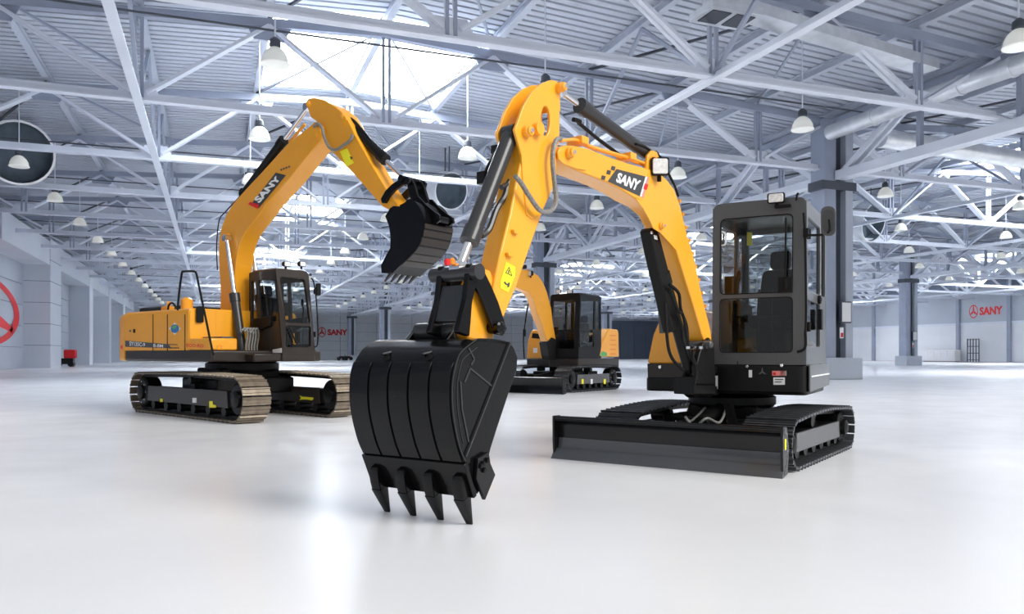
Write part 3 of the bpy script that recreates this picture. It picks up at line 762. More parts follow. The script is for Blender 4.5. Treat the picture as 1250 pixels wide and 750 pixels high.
g = G(UC1); g.prism([(bx-.2, .5, .18), (bx-.2, .62, .18), (bx-.5, .4, .62), (bx-.55, .28, .62)], (0, 0, .02)); g.build('guard_plate', 'bladeg', m1)
# -- tracks
GA = 1.08; TW = .5
cf = onp(UC1, 2, 0, 967, 580); yl = cf.y-TW/2; tf = cf.x-.22
for s_ in (1, -1):
    yc = yl if s_ > 0 else yl-2.16+TW
    track(m1, UC1, yc, tf-2.28, tf-.02, .265, TW, 'shoed', n=52, inner_sign=s_, hump=.045)
yc0 = yl-(2.16-TW)/2
g = G(UC1); xm = tf-1.15
g.box(xm-.45, xm+.5, yc0-.65, yc0+.65, .25, .45); g.box(xm-.35, xm+.35, yc0-.4, yc0+.4, .42, .58); g.build('chassis', 'blackm', m1, bevel=.03)
g = G(H1); g.lathe((0, 0, .54), (0, 0, 1), [(0, .46), (.04, .5), (.12, .5), (.17, .42)], 36); g.build('slew_ring', 'blackm', m1)
g = G(UC1)
for i, j in ((0, 0), (.0, .1), (.07, .03), (.07, .12)): g = G(UC1); bolt(g, (xm+.51, yc0-.5+j, .30+i), (1, 0, 0), .016, .015); g.build('bolt', 'chrome', m1)
# -- house
def P1(v, pts, ax=0): return tr(H1, ax, v, pts)
aF = .72
cR = onp(H1, 0, aF, 984, 484); cL = onp(H1, 0, aF, 869, 478); bR, bL = cR.y, cL.y
zb0 = .72; zc = 1.04
ztop = onp(H1, 0, aF, 975, 237).z
g = G(H1); g.prism(rounded([(aF-.02, bL+.02, zb0), (aF-.02, bR, zb0), (-.75, bR, zb0), (-1.2, .55, zb0), (-1.3, 0, zb0), (-1.2, -.55, zb0), (-.75, -.92, zb0), (.45, -.92, zb0), (.45, bL, zb0)], [.05, .10, .2, .2, .3, .2, .2, .12, .02]), (0, 0, .16)); g.build('base_deck', 'blackm', m1, bevel=.015)
g = G(H1); g.prism(rounded([(aF, bL, zb0+.02), (aF, bR, zb0+.02), (-.25, bR+.01, zb0+.02), (-.25, bL, zb0+.02)], [.05, .09, .02, .02]), (0, 0, zc-zb0-.02)); skirt = g.build('cab_skirt', 'blackm', m1, bevel=.02)
g = G(H1); g.prism(rounded([(aF-.06, bR+.012, zb0+.03), (-.85, bR+.012, zb0+.06), (-.85, bR+.012, zc), (aF-.06, bR+.012, zc)], .03), (0, .02, 0)); sp_ = g.build('side_skirt', 'cab', m1, bevel=.008)
g = G(H1); g.box(-.8, aF-.15, bR+.032, bR+.038, zb0+.19, zb0+.205); g.build('white_line', 'white', sp_)
# details on the skirt front
def stick(name, px0, py0, px1, py1, m_, out=.006):
    q = [onp(H1, 0, aF+out, *p) for p in ((px0, py1), (px1, py1), (px1, py0), (px0, py0))]
    g = G(H1); g.prism(q, (-.004, 0, 0)); return g.build(name, m_, skirt)
stick('label', 914, 452, 918, 461, 'white'); stick('label', 944, 461, 958, 470, 'white'); stick('label', 942.5, 453, 960, 459, 'pink'); stick('label', 952, 453, 960, 459, 'white')
stick('label', 871, 459, 876, 475, 'white'); stick('seam', 900, 441, 900.8, 480, 'rubber')
stick('label_text', 946, 463, 956, 464, 'decal', .008); stick('label_text', 946, 466, 954, 467, 'decal', .008); stick('label_mark', 943.5, 455, 947, 458, 'red', .008)
g = G(H1)
for px, py in ((912, 447.5), (954, 446)): g = G(H1); bolt(g, onp(H1, 0, aF, px, py), (1, 0, 0), .02, .02); g.build('cap_bolt', 'chrome', skirt)
emblem(H1, [onp(H1, 0, aF+.004, *p) for p in ((925, 460), (936, 460), (936, 449), (925, 449))], 'cab', skirt, (0, 0, 0), ring=False)
# -- cab
cab1 = cabin(m1, H1, aF-1.5, aF, bL, bR, zc, ztop-.02, lean=.04, zs=onp(H1, 0, aF, 925, 430).z, bar=onp(H1, 0, aF, 925, 361).z)
g = G(H1); q = [onp(H1, 0, aF+.02, *p) for p in ((966, 256), (955, 258), (960, 256))]
g = G(H1); a_, b_ = onp(H1, 0, aF+.03, 958.5, 341), onp(H1, 0, aF+.03, 959.5, 266); g.tube(a_, b_, .010, seg=8); g.tube(a_-Vector((0, 0, .1)), a_, .03, seg=10); g.box(aF+.0, aF+.05, a_.y-.07, a_.y+.07, a_.z-.14, a_.z+.02); g.build('wiper', 'rubber', cab1)
g = G(H1); g.pipe(smooth_path([onp(H1, 0, aF+.03, *p) for p in ((972, 245), (973, 238), (975, 236)) ], 4), .012); g.build('hook', 'rubber', cab1)
c = onp(H1, 0, aF+.08, 947.5, 242); worklight(m1, H1, c, .175, .105)
g = G(H1); q = [onp(H1, 0, aF+.02, *p) for p in ((946, 252), (966, 250), (966, 253), (947, 255))]; g.prism(q, (.05, 0, 0)); g.build('light_bracket', 'rubber', cab1)
g = G(H1); g.pipe(smooth_path([onp(H1, 0, aF+.05, *p) for p in ((983, 405), (983.5, 420), (981, 427), (973, 430))], 5), .014); g.pipe(smooth_path([onp(H1, 0, aF+.05, *p) for p in ((981, 260), (983, 300), (984, 380), (983, 410))], 5), .012); g.build('grab_rail', 'rubber', cab1)
g = G(H1); g.pipe(smooth_path([onp(H1, 0, aF-.05, *p) for p in ((881, 283), (885.5, 286), (885.5, 298), (881, 300))], 4), .012); g.build('inner_handle', 'lens', cab1)
q = [onp(H1, 0, aF-.25, *p) for p in ((912, 300), (918, 300), (918, 284), (912, 284))]; g = G(H1); g.prism(q, (.01, 0, 0)); g.build('sticker', 'label', cab1)
# mirror
mc_ = onp(H1, 0, aF+.10, 1011, 270)
q = rounded([onp(H1, 0, aF+.10, *p) for p in ((1002, 288), (1020, 288), (1020, 252), (1002, 252))], .09, 6)
g = G(H1); g.loft([q, [Vector(p)-Vector((.03, 0, 0)) for p in q], [mc_+(Vector(p)-mc_)*.85-Vector((.07, 0, 0)) for p in q]]); mir = g.build('mirror', 'cab', m1)
g = G(H1); q2 = [mc_+(Vector(p)-mc_)*.78+Vector((.004, 0, 0)) for p in q]; g.prism(q2, (-.003, 0, 0)); g.build('mirror_recess', 'decal', mir)
g = G(H1); g.pipe(smooth_path([onp(H1, 0, aF+.06, *p) for p in ((982, 287), (1000, 287), (1009, 284), (1011, 268))], 5), .013)
g.pipe(smooth_path([onp(H1, 0, aF+.115, *p) for p in ((1010, 285), (1013, 280), (1012, 268))], 5), .01); g.box(aF-.02, aF+.07, bR-.02, bR+.03, onp(H1, 0, aF, 982, 291).z, onp(H1, 0, aF, 982, 280).z); g.build('mirror_arm', 'rubber', mir)
# -- yellow side tank cover (machine's right) and tail
aT = .42
def Z(py, px=800): return onp(H1, 0, aT, px, py).z
yl0, yl1 = onp(H1, 0, aT, 790, 440).y, onp(H1, 0, aT, 846, 440).y
zt_ = onp(H1, 0, aT, 806, 375).z; zk = onp(H1, 0, aT, 800, 444).z
sec = [(yl0, zk), (yl1, zk), (yl1, zt_-.02), (yl1-.12, zt_+.0), (yl0+.30, zt_-.0), (yl0+.17, zt_-.10), (yl0+.07, zt_-.33), (yl0+.01, zt_-.6)]
def ring_(a, k=1.0, ky=1.0):
    cy = yl1; return [(a, cy+(y-cy)*ky, zk+(z-zk)*k) for y, z in sec]
g = G(H1); g.loft([ring_(aT, .985, .975), ring_(aT-.03), ring_(-.6), ring_(-.95, .96, .93), ring_(-1.1, .88, .8)]); tank = g.build('tank_cover', 'yellow', m1, bevel=.02, ang=50)
g = G(H1); g.prism(rounded([(aT+.004, yl0+.01, zb0), (aT+.004, yl1, zb0), (aT+.004, yl1, zk), (aT+.004, yl0+.0, zk)], .015), (-1.4, 0, 0)); sk = g.build('tank_skirt', 'brown', m1, bevel=.02)
g = G(H1); bolt(g, onp(H1, 0, aT+.004, 806, 448.5), (1, 0, 0), .025, .02); g.build('lock', 'chrome', sk)
q = [onp(H1, 0, aT+.006, *p) for p in ((805, 407), (817, 407), (824, 400), (816, 387), (803, 381))]; g = G(H1); g.prism(q, (-.004, 0, 0)); g.build('air_inlet', 'cab', tank)
g = G(H1); g.loft([[(a, y*k, z) for y, z in ((-.9, zc-.06), (.9, zc-.06), (.9, 1.25), (.75, 1.35), (-.75, 1.35), (-.9, 1.25))] for a, k in ((-.3, .98), (-.9, .97), (-1.15, .85), (-1.28, .6))]); g.build('engine_hood', 'yellow', m1, bevel=.03)
g = G(H1); g.loft([[(a, y*k, z) for y, z in ((-.93, zb0+.05), (.93, zb0+.05), (.93, 1.15), (-.93, 1.15))] for a, k in ((-.5, 1), (-.9, .99), (-1.2, .86), (-1.34, .6))]); g.build('counterweight', 'blackm', m1, bevel=.03)
# -- swing post between cab and tank
sw0 = onp(H1, 0, .95, 850, 455)
g = G(H1); cyb = sw0.y
g.lathe((.85, cyb, zb0-.04), (0, 0, 1), [(0, .13), (.04, .17), (.3, .17), (.34, .13)], 24)
g.box(.2, .85, cyb-.17, cyb+.17, zb0-.02, zb0+.08); g.box(.2, .85, cyb-.17, cyb+.17, zb0+.22, zb0+.3); g.build('swing_bracket', 'blackm', m1, bevel=.01)
# ---------------- boom, traced on its near face
BW = .22
def fb(y, pts): return tr(B1, 1, y, pts)
yN = BW/2
boom_px = [(681, 186), (683.5, 180), (690, 177.2), (699, 177.6), (718, 181), (742, 190.8), (766, 199), (795, 207), (806, 212), (815, 220), (823.6, 231.6), (831, 253), (838.5, 284), (848.8, 320), (857, 360), (868, 404), (869, 418), (862, 423), (857, 408), (846.7, 372), (836, 338), (826.7, 308), (820, 293), (812, 277), (804, 261), (791, 249.5), (776, 242.4), (760, 232), (742, 223), (718, 213.6), (703.6, 208), (688, 200), (682, 194)]
g = G(B1); g.prism(fb(yN, boom_px), (0, -BW, 0)); boom = g.build('boom', 'yellow', m1, bevel=.012)
# nose plates and pins
g = G(B1)
g.prism(fb(yN+.015, [(681, 186), (684, 179.5), (690, 177.2), (697, 179), (701, 190), (712, 202), (716, 208), (704, 206), (688, 200), (682, 194)]), (0, -.015, 0)); g.build('nose_plate', 'yellow', boom, bevel=.004)
g = G(B1)
g.prism(fb(yN+.012, [(776, 242.4), (791, 247), (806, 257), (816, 272), (824, 298), (826, 306), (818, 297), (806, 284), (798, 279), (793, 268), (785, 254)]), (0, -.012, 0)); g.build('flange_plate', 'yellow', boom, bevel=.004)
def pin(fr, c, r, l, parent, m_='yellow', name='pin'):
    c = Vector(c); g = G(fr); g.lathe(c, (0, 1, 0), [(0, r), (l*.6, r), (l*.75, r*.8), (l, r*.75)], 20)
    o = g.build(name, m_, parent); g = G(fr); g.lathe(c+Vector((0, l, 0)), (0, 1, 0), [(0, r*.4), (.012, r*.38)], 12); g.build('grease_cap', 'chrome', o); return o
pin(B1, onp(B1, 1, yN, 692, 187.5), .045, .07, boom); pin(B1, onp(B1, 1, yN, 805, 276), .035, .05, boom); pin(B1, onp(B1, 1, yN, 797, 195), .03, .05, boom)
# bracket for the arm cylinder base
for y in (.07, -.09):
    g = G(B1); g.prism(fb(y, [(786, 206), (788, 190), (793, 184), (799, 186), (803, 196), (812, 214), (800, 212)]), (0, .025, 0)); g.build('cylinder_lug', 'yellow', boom, bevel=.004)
# decal on the boom
yD = yN+.004
def dq(pts, m_, name='decal', y=yD):
    g = G(B1); g.prism(fb(y, pts), (0, -.002, 0)); return g.build(name, m_, boom)
dq([(752.8, 206.4), (788, 215.5), (781, 239.5), (742, 221.5)], 'decal', 'decal_panel')
dq([(788.2, 215.6), (790.2, 216.2), (783.2, 240.6), (781.2, 239.6)], 'white', 'decal_stripe'); dq([(790.4, 216.4), (793, 217), (785.6, 241.6), (783.4, 240.6)], 'pink', 'decal_stripe')
dq([(787.5, 224), (791.5, 225.5), (789.5, 232), (785.5, 230.5)], 'red', 'decal_mark', yD+.003)
for (x, y) in ((737, 217), (743.5, 210.5), (749, 205.5), (741, 220.5), (746.5, 214), (735, 212)): 
    if (x, y) in ((741, 220.5), (746.5, 214), (735, 212)): 
        dq([(x-2, y-2.6), (x+1.6, y-1.6), (x+.6, y+2), (x-3, y+1)], 'label' if x < 0 else 'pink', 'decal_square') if x < 0 else None
    else: dq([(x-2, y-3), (x+2.6, y-1.8), (x+1.2, y+3), (x-3.2, y+1.8)], 'decal', 'decal_square')
q = fb(yD+.003, [(751.5, 222), (777.8, 233.4), (783, 220.8), (755, 210.4)])
lettering(B1, 'SANY', q, 'white', boom, (0, 0, 0), bold=.045)
# pipes along the top of the boom
g = G(B1); g.pipe(smooth_path(fb(.06, [(684, 172), (699, 170.5), (706, 172), (722, 179), (745, 186), (772, 194), (796, 203), (806, 207)]), 5), .014); g.build('pipe', 'yellow', boom)
g = G(B1); g.pipe(smooth_path(fb(.0, [(700, 173), (708, 175), (722, 181), (745, 188), (772, 197), (796, 206)]), 5), .012); g.build('pipe', 'yellow', boom)
for (x, y) in ((709, 172.5), (768, 192)):
    c = onp(B1, 1, .05, x, y); g = G(B1); g.box(c.x-.05, c.x+.05, -.06, .10, c.z-.03, c.z+.035); g.build('pipe_clamp', 'yellow', boom, bevel=.008)
g = G(B1); g.pipe(smooth_path(fb(.1, [(781, 212), (790, 218), (796, 226)]), 4), .01); 
g = G(B1); g.pipe(smooth_path(fb(.06, [(776, 176), (786, 179), (797, 186), (808, 194), (815, 210), (823, 226), (828, 240)]), 5), .012); g.build('hose', 'rubber', boom)
for k in range(9):
    x = 831+k*3.9; y = 246+k*16; c = onp(B1, 1, 0, x-3, y)
    g = G(B1); g.box(c.x-.006, c.x+.02, -.03, .03, c.z-.016, c.z+.016); g.build('pipe_lug', 'yellow', boom)
# work light on the boom
c = onp(B1, 1, .17, 805.5, 203.5); worklight(boom if False else m1, B1, c, .165, .165, d=(.75, .66, 0))
# -- boom cylinder with its long black guard, and its hoses
g = G(B1); g.prism(fb(.06, [(794, 282), (796, 278), (803, 280), (806, 290), (819, 340), (830, 388), (829, 404), (822, 406), (812, 362), (800, 312)]), (0, -.12, 0)); gd = g.build('boom_cylinder_guard', 'blackm', m1, bevel=.012)
for x, y, s_ in ((784, 281, 3), (794, 281, 3)): 
    g = G(B1); bolt(g, onp(B1, 1, .06, x+11, y+3), (0, 1, 0), .016, .015); g.build('guard_bolt', 'chrome', gd)
g = G(B1); g.prism(fb(.063, [(798, 287), (802, 288), (803, 293), (799, 292)]), (0, -.002, 0)); g.build('label', 'white', gd)
pt_, pb_ = onp(B1, 1, 0, 795, 284), onp(B1, 1, 0, 843, 458)
cylinder(m1, B1, pb_, pt_, .062, .72, 'blackm', name='boom_cylinder', rr=.6)
for pts, y in ([(817, 348), (823, 352), (829, 360), (831, 378), (838, 398), (841, 425), (852, 448), (862, 454)], .11), ([(818, 352), (822, 365), (828, 380), (834, 386), (840, 420), (846, 440), (858, 458)], .13), ([(812, 370), (813, 395), (816, 425), (822, 440), (834, 452)], .14):
    g = G(B1); g.pipe(smooth_path(fb(y, pts), 6), .016); g.build('hose', 'rubber', m1)
# boom foot casting
g = G(B1); g.prism(fb(.14, [(852, 470), (850, 448), (854, 432), (858, 420), (866, 412), (872, 420), (874, 470)]), (0, -.06, 0)); g.prism(fb(-.11, [(852, 470), (850, 448), (854, 432), (858, 420), (866, 412), (872, 420), (874, 470)]), (0, -.06, 0)); g.prism(fb(.12, [(848, 460), (874, 460), (874, 482), (848, 482)]), (0, -.24, 0)); foot = g.build('boom_foot', 'blackm', m1, bevel=.012)
g = G(B1); c = onp(B1, 1, .18, 866, 421); g.lathe(c-Vector((0, .36, 0)), (0, 1, 0), [(0, .04), (.38, .04), (.39, .03)], 16); g.build('pin', 'cab', foot)
g = G(B1)
for k in range(5):
    c = onp(B1, 1, .19, 845+5.2*k, 424.5); g = G(B1); g.box(c.x-.010, c.x+.010, .13, .17, c.z-.014, c.z+.012); g.build('hose_fitting', 'chrome', foot)
for k in range(4):
    g = G(B1); g.pipe(smooth_path(fb(.15-.06*k, [(846+5*k, 427), (846+5*k, 440), (850+3*k, 452), (848+4*k, 470)]), 4), .014); g.build('hose', 'rubber', foot)
# ---------------- arm
AW = .18
arm_px = [(636, 172), (648, 160), (668, 168), (684, 168), (679, 186), (680, 216), (672.5, 236), (663, 258), (646.6, 304), (630.7, 350), (612.6, 394), (607, 391), (601, 356), (612.6, 302), (622.8, 262), (630, 225), (637, 194)]
g = G(B1); g.prism(fb(AW/2, arm_px), (0, -AW, 0)); arm = g.build('arm', 'yellow', m1, bevel=.012)
horn = [(669.6, 98.4), (674, 97.7), (680, 99), (684, 104), (685, 112), (683.5, 118), (683.2, 169), (680, 182), (679, 200), (679, 216), (672, 237), (660, 262), (650, 268), (643, 262), (641, 240), (638, 215), (637, 190), (630.5, 166), (628.3, 158), (632, 149), (638.4, 130.8), (648, 114), (660, 103)]
hole = [(666+5.6*math.cos(t*.3927), 147.6+18.5*math.sin(t*.3927)) for t in range(16)]
for y in (.10, -.075):
    g = G(B1)
    n_ = fb(.10, horn); h_ = fb(.10, hole); sh_ = Vector((0, y-.10, 0))
    g.prism([p+sh_ for p in n_], (0, -.025, 0), [[p+sh_ for p in h_]]); g.build('horn_plate', 'yellow', arm, bevel=.005)
g = G(B1); g.prism(fb(.08, [(676, 98), (683, 104), (684, 135), (678, 135), (677, 115)]), (0, -.16, 0)); g.build('horn_web', 'yellow', arm)
pin(B1, onp(B1, 1, .10, 681.5, 107.5), .04, .07, arm); pin(B1, onp(B1, 1, .10, 641.5, 161), .045, .06, arm)
g = G(B1); c = onp(B1, 1, .0, 641.5, 161); g.tube(c-Vector((0, .15, 0)), c+Vector((0, .15, 0)), .05, seg=18); g.build('pin_boss', 'yellow', arm)
for (x, y) in ((627, 283), (620, 311)):
    c = onp(B1, 1, AW/2, x, y); g = G(B1); g.prism([c+Vector(v) for v in ((.035, 0, .01), (.0, 0, .012), (-.035, 0, -.012), (-.02, 0, -.02), (.02, 0, -.014))], (0, .03, 0)); g.build('lug', 'yellow', arm, bevel=.003)
q = fb(AW/2+.004, [(618, 320), (629, 326), (628.6, 337), (620.5, 357), (611, 352), (611, 344)])
g = G(B1); g.prism(q, (0, -.003, 0)); lab = g.build('warning_label', 'label', arm)
tri_o = fb(AW/2+.006, [(621.8, 325.5), (625.6, 337.5), (617, 333.2)]); tri_c = sum(tri_o, Vector())/3
g = G(B1); g.prism(tri_o, (0, -.002, 0), [[tri_c+(p-tri_c)*.72 for p in tri_o]]); g.prism(fb(AW/2+.006, [(621, 329.5), (622.2, 330), (621.6, 334), (620.4, 333.6)]), (0, -.002, 0))
g.prism(fb(AW/2+.006, [(615, 345), (616.6, 343.6), (619, 347), (622, 344.5), (622.6, 346), (621.5, 350.5), (618.5, 351.5), (620, 348.8), (617.5, 348)]), (0, -.002, 0)); g.build('warning_symbol', 'decal', lab)
# arm nose down to the bucket pin
g = G(B1); g.prism(fb(.07, [(605, 352), (609, 392), (603, 414), (588, 419), (572, 415), (569, 408), (574, 392), (571, 372), (576, 350), (589, 327), (600, 330)]), (0, -.14, 0)); g.build('arm_nose', 'yellow', arm, bevel=.02)
# -- arm cylinder (along the top of the boom)
pB, pT = onp(B1, 1, 0, 796, 193), onp(B1, 1, 0, 683, 111)
cylinder(m1, B1, pB, pT, .058, .80, 'cyl', name='arm_cylinder', rr=.45)
g = G(B1); g.pipe(smooth_path(fb(.0, [(708, 149), (704, 147), (700, 146)]), 3), .02); g.pipe(fb(-.03, [(706, 150), (730, 170), (760, 192)]), .016); g.build('feed_pipe', 'blackm', m1)
# -- bucket cylinder down the front of the arm
pB, pT = onp(B1, 1, 0, 624, 163), onp(B1, 1, 0, 560, 328)
cylinder(m1, B1, pB, pT, .062, .80, 'cyl', name='bucket_cylinder', rr=.55)
g = G(B1); g.pipe(smooth_path(fb(.0, [(627, 214), (620, 226), (616, 240), (606, 256), (597, 280), (588, 288)]), 5), .024); g.tube(*fb(0, [(626, 222), (612, 229)]), .02); g.build('feed_pipe', 'cyl', m1)
g = G(B1); g.pipe(smooth_path(fb(-.12, [(610, 181), (605, 184), (600, 195), (594, 207), (592, 216)]), 4), .014); c = onp(B1, 1, -.12, 606, 183); g.box(c.x-.03, c.x+.03, -.15, -.09, c.z-.03, c.z+.03); c = onp(B1, 1, -.12, 591, 217); g.box(c.x-.04, c.x+.04, -.16, -.08, c.z-.05, c.z+.04); g.build('cylinder_bracket', 'blackm', m1)
g = G(B1); g.pipe(smooth_path(fb(.16, [(684.5, 169.5), (679, 171), (675.5, 182), (674.5, 198), (677, 224), (679, 243), (676, 254), (668, 259), (658, 256), (645, 238), (637, 225), (629, 215)]), 6), .019); g.build('hose', 'hose', m1)
# -- linkage
def both(y, w_, pts, name, m_, parent, bev=.01):
    for yy in (y, -y-w_+.0):
        base = fb(y, pts); g = G(B1); g.prism([p+Vector((0, yy-y+w_, 0)) for p in base], (0, -w_, 0)); o = g.build(name, m_, parent, bevel=bev)
both(.10, .035, [(571.5, 334.7), (575, 328), (583, 326), (588, 333), (595.7, 348.5), (604.4, 369), (611.3, 390), (614.8, 402), (609.6, 411), (600, 408), (592, 386.7), (583.6, 364), (575, 346.8)], 'guide_link', 'black', m1)
ca, cb_ = onp(B1, 1, 0, 560, 334), onp(B1, 1, 0, 548, 404)
g = G(B1); g.tube(ca-Vector((0, .25, 0)), ca+Vector((0, .2, 0)), .055, seg=20); g.tube(ca-Vector((0, .27, 0)), ca-Vector((0, .25, 0)), .04, seg=16); lk = g.build('link_axle', 'cyl', m1)
for i, (x, y) in enumerate(((546, 322), (552, 321), (565, 325))):
    g = G(B1); c = onp(B1, 1, .05-.06*i, x, y+2); g.lathe(c, (0, 0, 1), [(0, .02), (.03, .022), (.045, .01)], 10); g.build('grease_cap', 'red' if i != 1 else 'orange', lk)
sd = (cb_-ca).normalized(); nn = Vector((sd.z, 0, -sd.x))
for y in (-.17, .10):
    g = G(B1); g.prism(rounded([Vector((p.x, y, p.z)) for p in (ca+nn*.055-sd*.05, ca-nn*.055-sd*.05, ca-nn*.035+(cb_-ca)*.5, cb_-nn*.06+sd*.03, cb_+nn*.06+sd*.03, ca+nn*.03+(cb_-ca)*.5)], .02), (0, .05, 0)); g.build('tipping_link', 'black', m1, bevel=.008)
g = G(B1); g.prism([Vector((p.x, -.13, p.z)) for p in (ca+nn*.02+sd*.09, ca-nn*.02+sd*.09, cb_-nn*.03-sd*.06, cb_+nn*.03-sd*.06)], (0, .24, 0)); g.build('link_web', 'cyl', m1, bevel=.01)
# ---------------- bucket (its own frame turned a little, standing on its teeth)
tipR = MC.inverted() @ onp(I4, 2, 0.0, 574, 640)
K1 = heading(34, tipR.x, tipR.y)
def fk(y, pts): return tr(K1, 1, y, pts)
nearY = .06
# width: so that the far edge of the shell falls where the photograph has it
pm0 = onp(K1, 1, nearY, 551.5, 480)
wB = None
for k in range(60, 160):
    w_ = k/100; p = K1 @ (pm0-Vector((0, w_, 0))); q = MC.inverted() @ p
    if CX+FOC*q.x/q.y < 429: wB = w_; break
wB = wB or 1.0
side_px = [(582, 413.8), (572, 420), (565, 426), (558, 438), (554, 449), (551.4, 464.8), (551, 492), (553.7, 517), (560, 546), (567, 566), (576, 590), (583, 604), (590, 590), (599, 548.6), (606, 526), (615, 499), (624, 471.5), (631, 452), (632, 437), (628, 426), (622.8, 418), (605.8, 415)]
sp3 = fk(nearY, side_px)
g = G(K1); g.prism(sp3, (0, -.03, 0)); bk = g.build('bucket', 'black', m1, bevel=.006)
g = G(K1); g.prism([p-Vector((0, wB-.03, 0)) for p in sp3], (0, -.03, 0)); g.build('side_plate', 'black', bk)
back = smooth_path(fk(nearY, [(622, 418), (605.8, 414.6), (592, 413.4), (582, 413.8), (572, 420), (565, 426), (558, 438), (554, 449), (551.4, 464.8), (551, 492), (553.7, 517), (560, 546), (567.5, 566)]), 4)
g = G(K1); g.sheet(back, (0, -wB, 0), .022); shell = g.build('shell', 'black', bk, ang=40)
# lip plate
lp = fk(nearY+.012, [(566, 563), (570.5, 568), (582, 606)])
g = G(K1); d_ = (lp[2]-lp[1]).normalized(); n2 = Vector((d_.z, 0, -d_.x)); n2 = n2 if n2.x > 0 else -n2
g.prism([lp[1]-d_*.02+n2*.03, lp[2]+n2*.03, lp[2]-n2*.005, lp[1]-d_*.02-n2*.01], (0, -wB-.024, 0)); lip = g.build('lip_plate', 'black', bk, bevel=.006)
# wear plates, standing proud of the shell between the seams
wear = [p for p in back if True]
wear_px = smooth_path(fk(nearY, [(556, 443.5), (553.4, 452), (551.4, 464.8), (551, 492), (553.7, 517), (560, 546), (566.5, 564)]), 5)
cW = fk(nearY, [(590, 480)])[0]
nW = 5
for k in range(nW):
    y0 = -wB*(k+.05)/nW; y1 = -wB*(k+.95)/nW if k < nW-1 else -wB
    outer_ = [Vector((p.x, nearY+y0, p.z)) for p in wear_px]
    g = G(K1)
    outs = []
    for i, p in enumerate(outer_):
        d = (outer_[min(i+1, len(outer_)-1)]-outer_[max(i-1, 0)]).normalized(); n3 = Vector((d.z, 0, -d.x)); n3 = n3 if n3.dot(p-Vector((cW.x, p.y, cW.z))) > 0 else -n3
        outs.append(p+n3*.012)
    L0 = outs+[p-(q-p)*.3 for p, q in zip(outer_[::-1], outs[::-1])]
    g.prism(L0, (0, y1-y0, 0)); g.build('wear_or_sheen_plate', 'black', bk, bevel=.003)
# strips and seams on the near side plate
def strip(p0, p1, w_, name='weld_strip', m_='cyl'):
    a, b = fk(nearY+.003, [p0, p1]); g = G(K1); g.bar(a, b, .012, w_, (0, 1, 0)); return g.build(name, m_, bk)
strip((621.5, 419), (567.5, 558), .026, 'stiffener_bar', 'cyl')
for a, b in (((574, 450), (601, 472)), ((574, 450), (567, 467)), ((572, 425), (579, 439)), ((579, 439), (575, 446)), ((562, 466), (564, 500)), ((564, 500), (572, 540))): strip(a, b, .006)
rim = smooth_path(fk(nearY+.008, [(582, 414.5), (566, 427), (559, 438), (553, 464.8), (552.6, 492), (555.3, 517), (561.6, 546), (568.5, 564)]), 5)
g = G(K1); g.pipe(rim, .004, 6); g.build('weld_or_glint_bead', 'cyl', bk)
rim2 = [p+(Vector((cW.x, p.y, cW.z))-p).normalized()*.055 for p in rim[:-4]]
g = G(K1); g.pipe([p-Vector((0, .006, 0)) for p in rim2], .0035, 6); g.build('weld_or_glint_bead', 'cyl', bk)
# two small drain holes with rims on top of the shell
for (x, y) in ((471.5, 438), (524, 436.5)):
    c = onp(K1, 1, nearY, 562, 434); 
    ry = None
    best = None
    for k in range(1, 99):
        yy = nearY-wB*k/100; q = onp(K1, 1, yy, x, y)
        for p, p2 in zip(back, back[1:]):
            pass
        e = min((Vector((p.x, 0, p.z))-Vector((q.x, 0, q.z))).length for p in back)
        if best is None or e < best[0]: best = (e, q, yy)
    q = best[1]; i = min(range(len(back)), key=lambda i: (Vector((back[i].x, 0, back[i].z))-Vector((q.x, 0, q.z))).length)
    d = (back[min(i+1, len(back)-1)]-back[max(i-1, 0)]).normalized(); n3 = Vector((d.z, 0, -d.x)); n3 = n3 if n3.z > 0 else -n3
    g = G(K1); g.lathe(q-n3*.01, n3, [(0, .026), (.016, .026), (.018, .02)], 16); g.build('plug', 'rubber', bk)
# ears with the pin tube
ear = [(517, 432), (533, 428), (545, 416), (553, 404), (562, 395), (570, 393.5), (578, 397), (582, 405), (581, 414), (572, 421), (556, 430), (540, 436), (524, 436)]
yE = nearY-wB*.28; yE2 = nearY-wB*.68
pe = tr(K1, 1, yE, ear)
for i, yy in enumerate((yE, yE2)):
    g = G(K1); g.prism([Vector((p.x, yy, p.z)) for p in pe], (0, -.03, 0)); g.build('ear_plate', 'black', bk, bevel=.008)
    g = G(K1); g.pipe([Vector((p.x, yy+.002, p.z)) for p in pe[:8]], .006, 6); g.build('weld_or_glint_bead', 'cab', bk)  # grey rim added along the ear's edge, highlight put into its colour
c1 = onp(K1, 1, yE, 572, 405)
g = G(K1); g.lathe((c1.x, yE, c1.z), (0, 1, 0), [(0, .055), (.05, .055), (.055, .035), (.07, .03)], 20); g.tube((c1.x, yE, c1.z), (c1.x, yE2-.06, c1.z), .05, seg=20); g.build('ear_pin', 'black', bk)
# crossing tube seen between the ears
c2 = onp(K1, 1, yE-.04, 553, 404)
g = G(K1); g.tube((c2.x, yE-.0, c2.z), (c2.x, yE2, c2.z), .06, seg=20); g.build('link_pin', 'cyl', bk)
c3 = onp(K1, 1, yE, 609, 399)
g = G(B1); c4 = onp(B1, 1, .15, 609, 400); g.lathe((c4.x, -.16, c4.z), (0, 1, 0), [(0, .045), (.33, .045), (.34, .03)], 18); g.build('arm_pin', 'black', m1)
# teeth
tb = fk(nearY-.05, [(562, 584), (566, 609), (574.5, 640)])
for k in range(4):
    y = nearY-.06-(wB-.16)*k/3
    tooth(bk, K1, y, .088, (tb[0].x, tb[0].z), (tb[1].x, tb[1].z), (tb[2].x, max(tb[2].z, 0.0)), .085, 0)
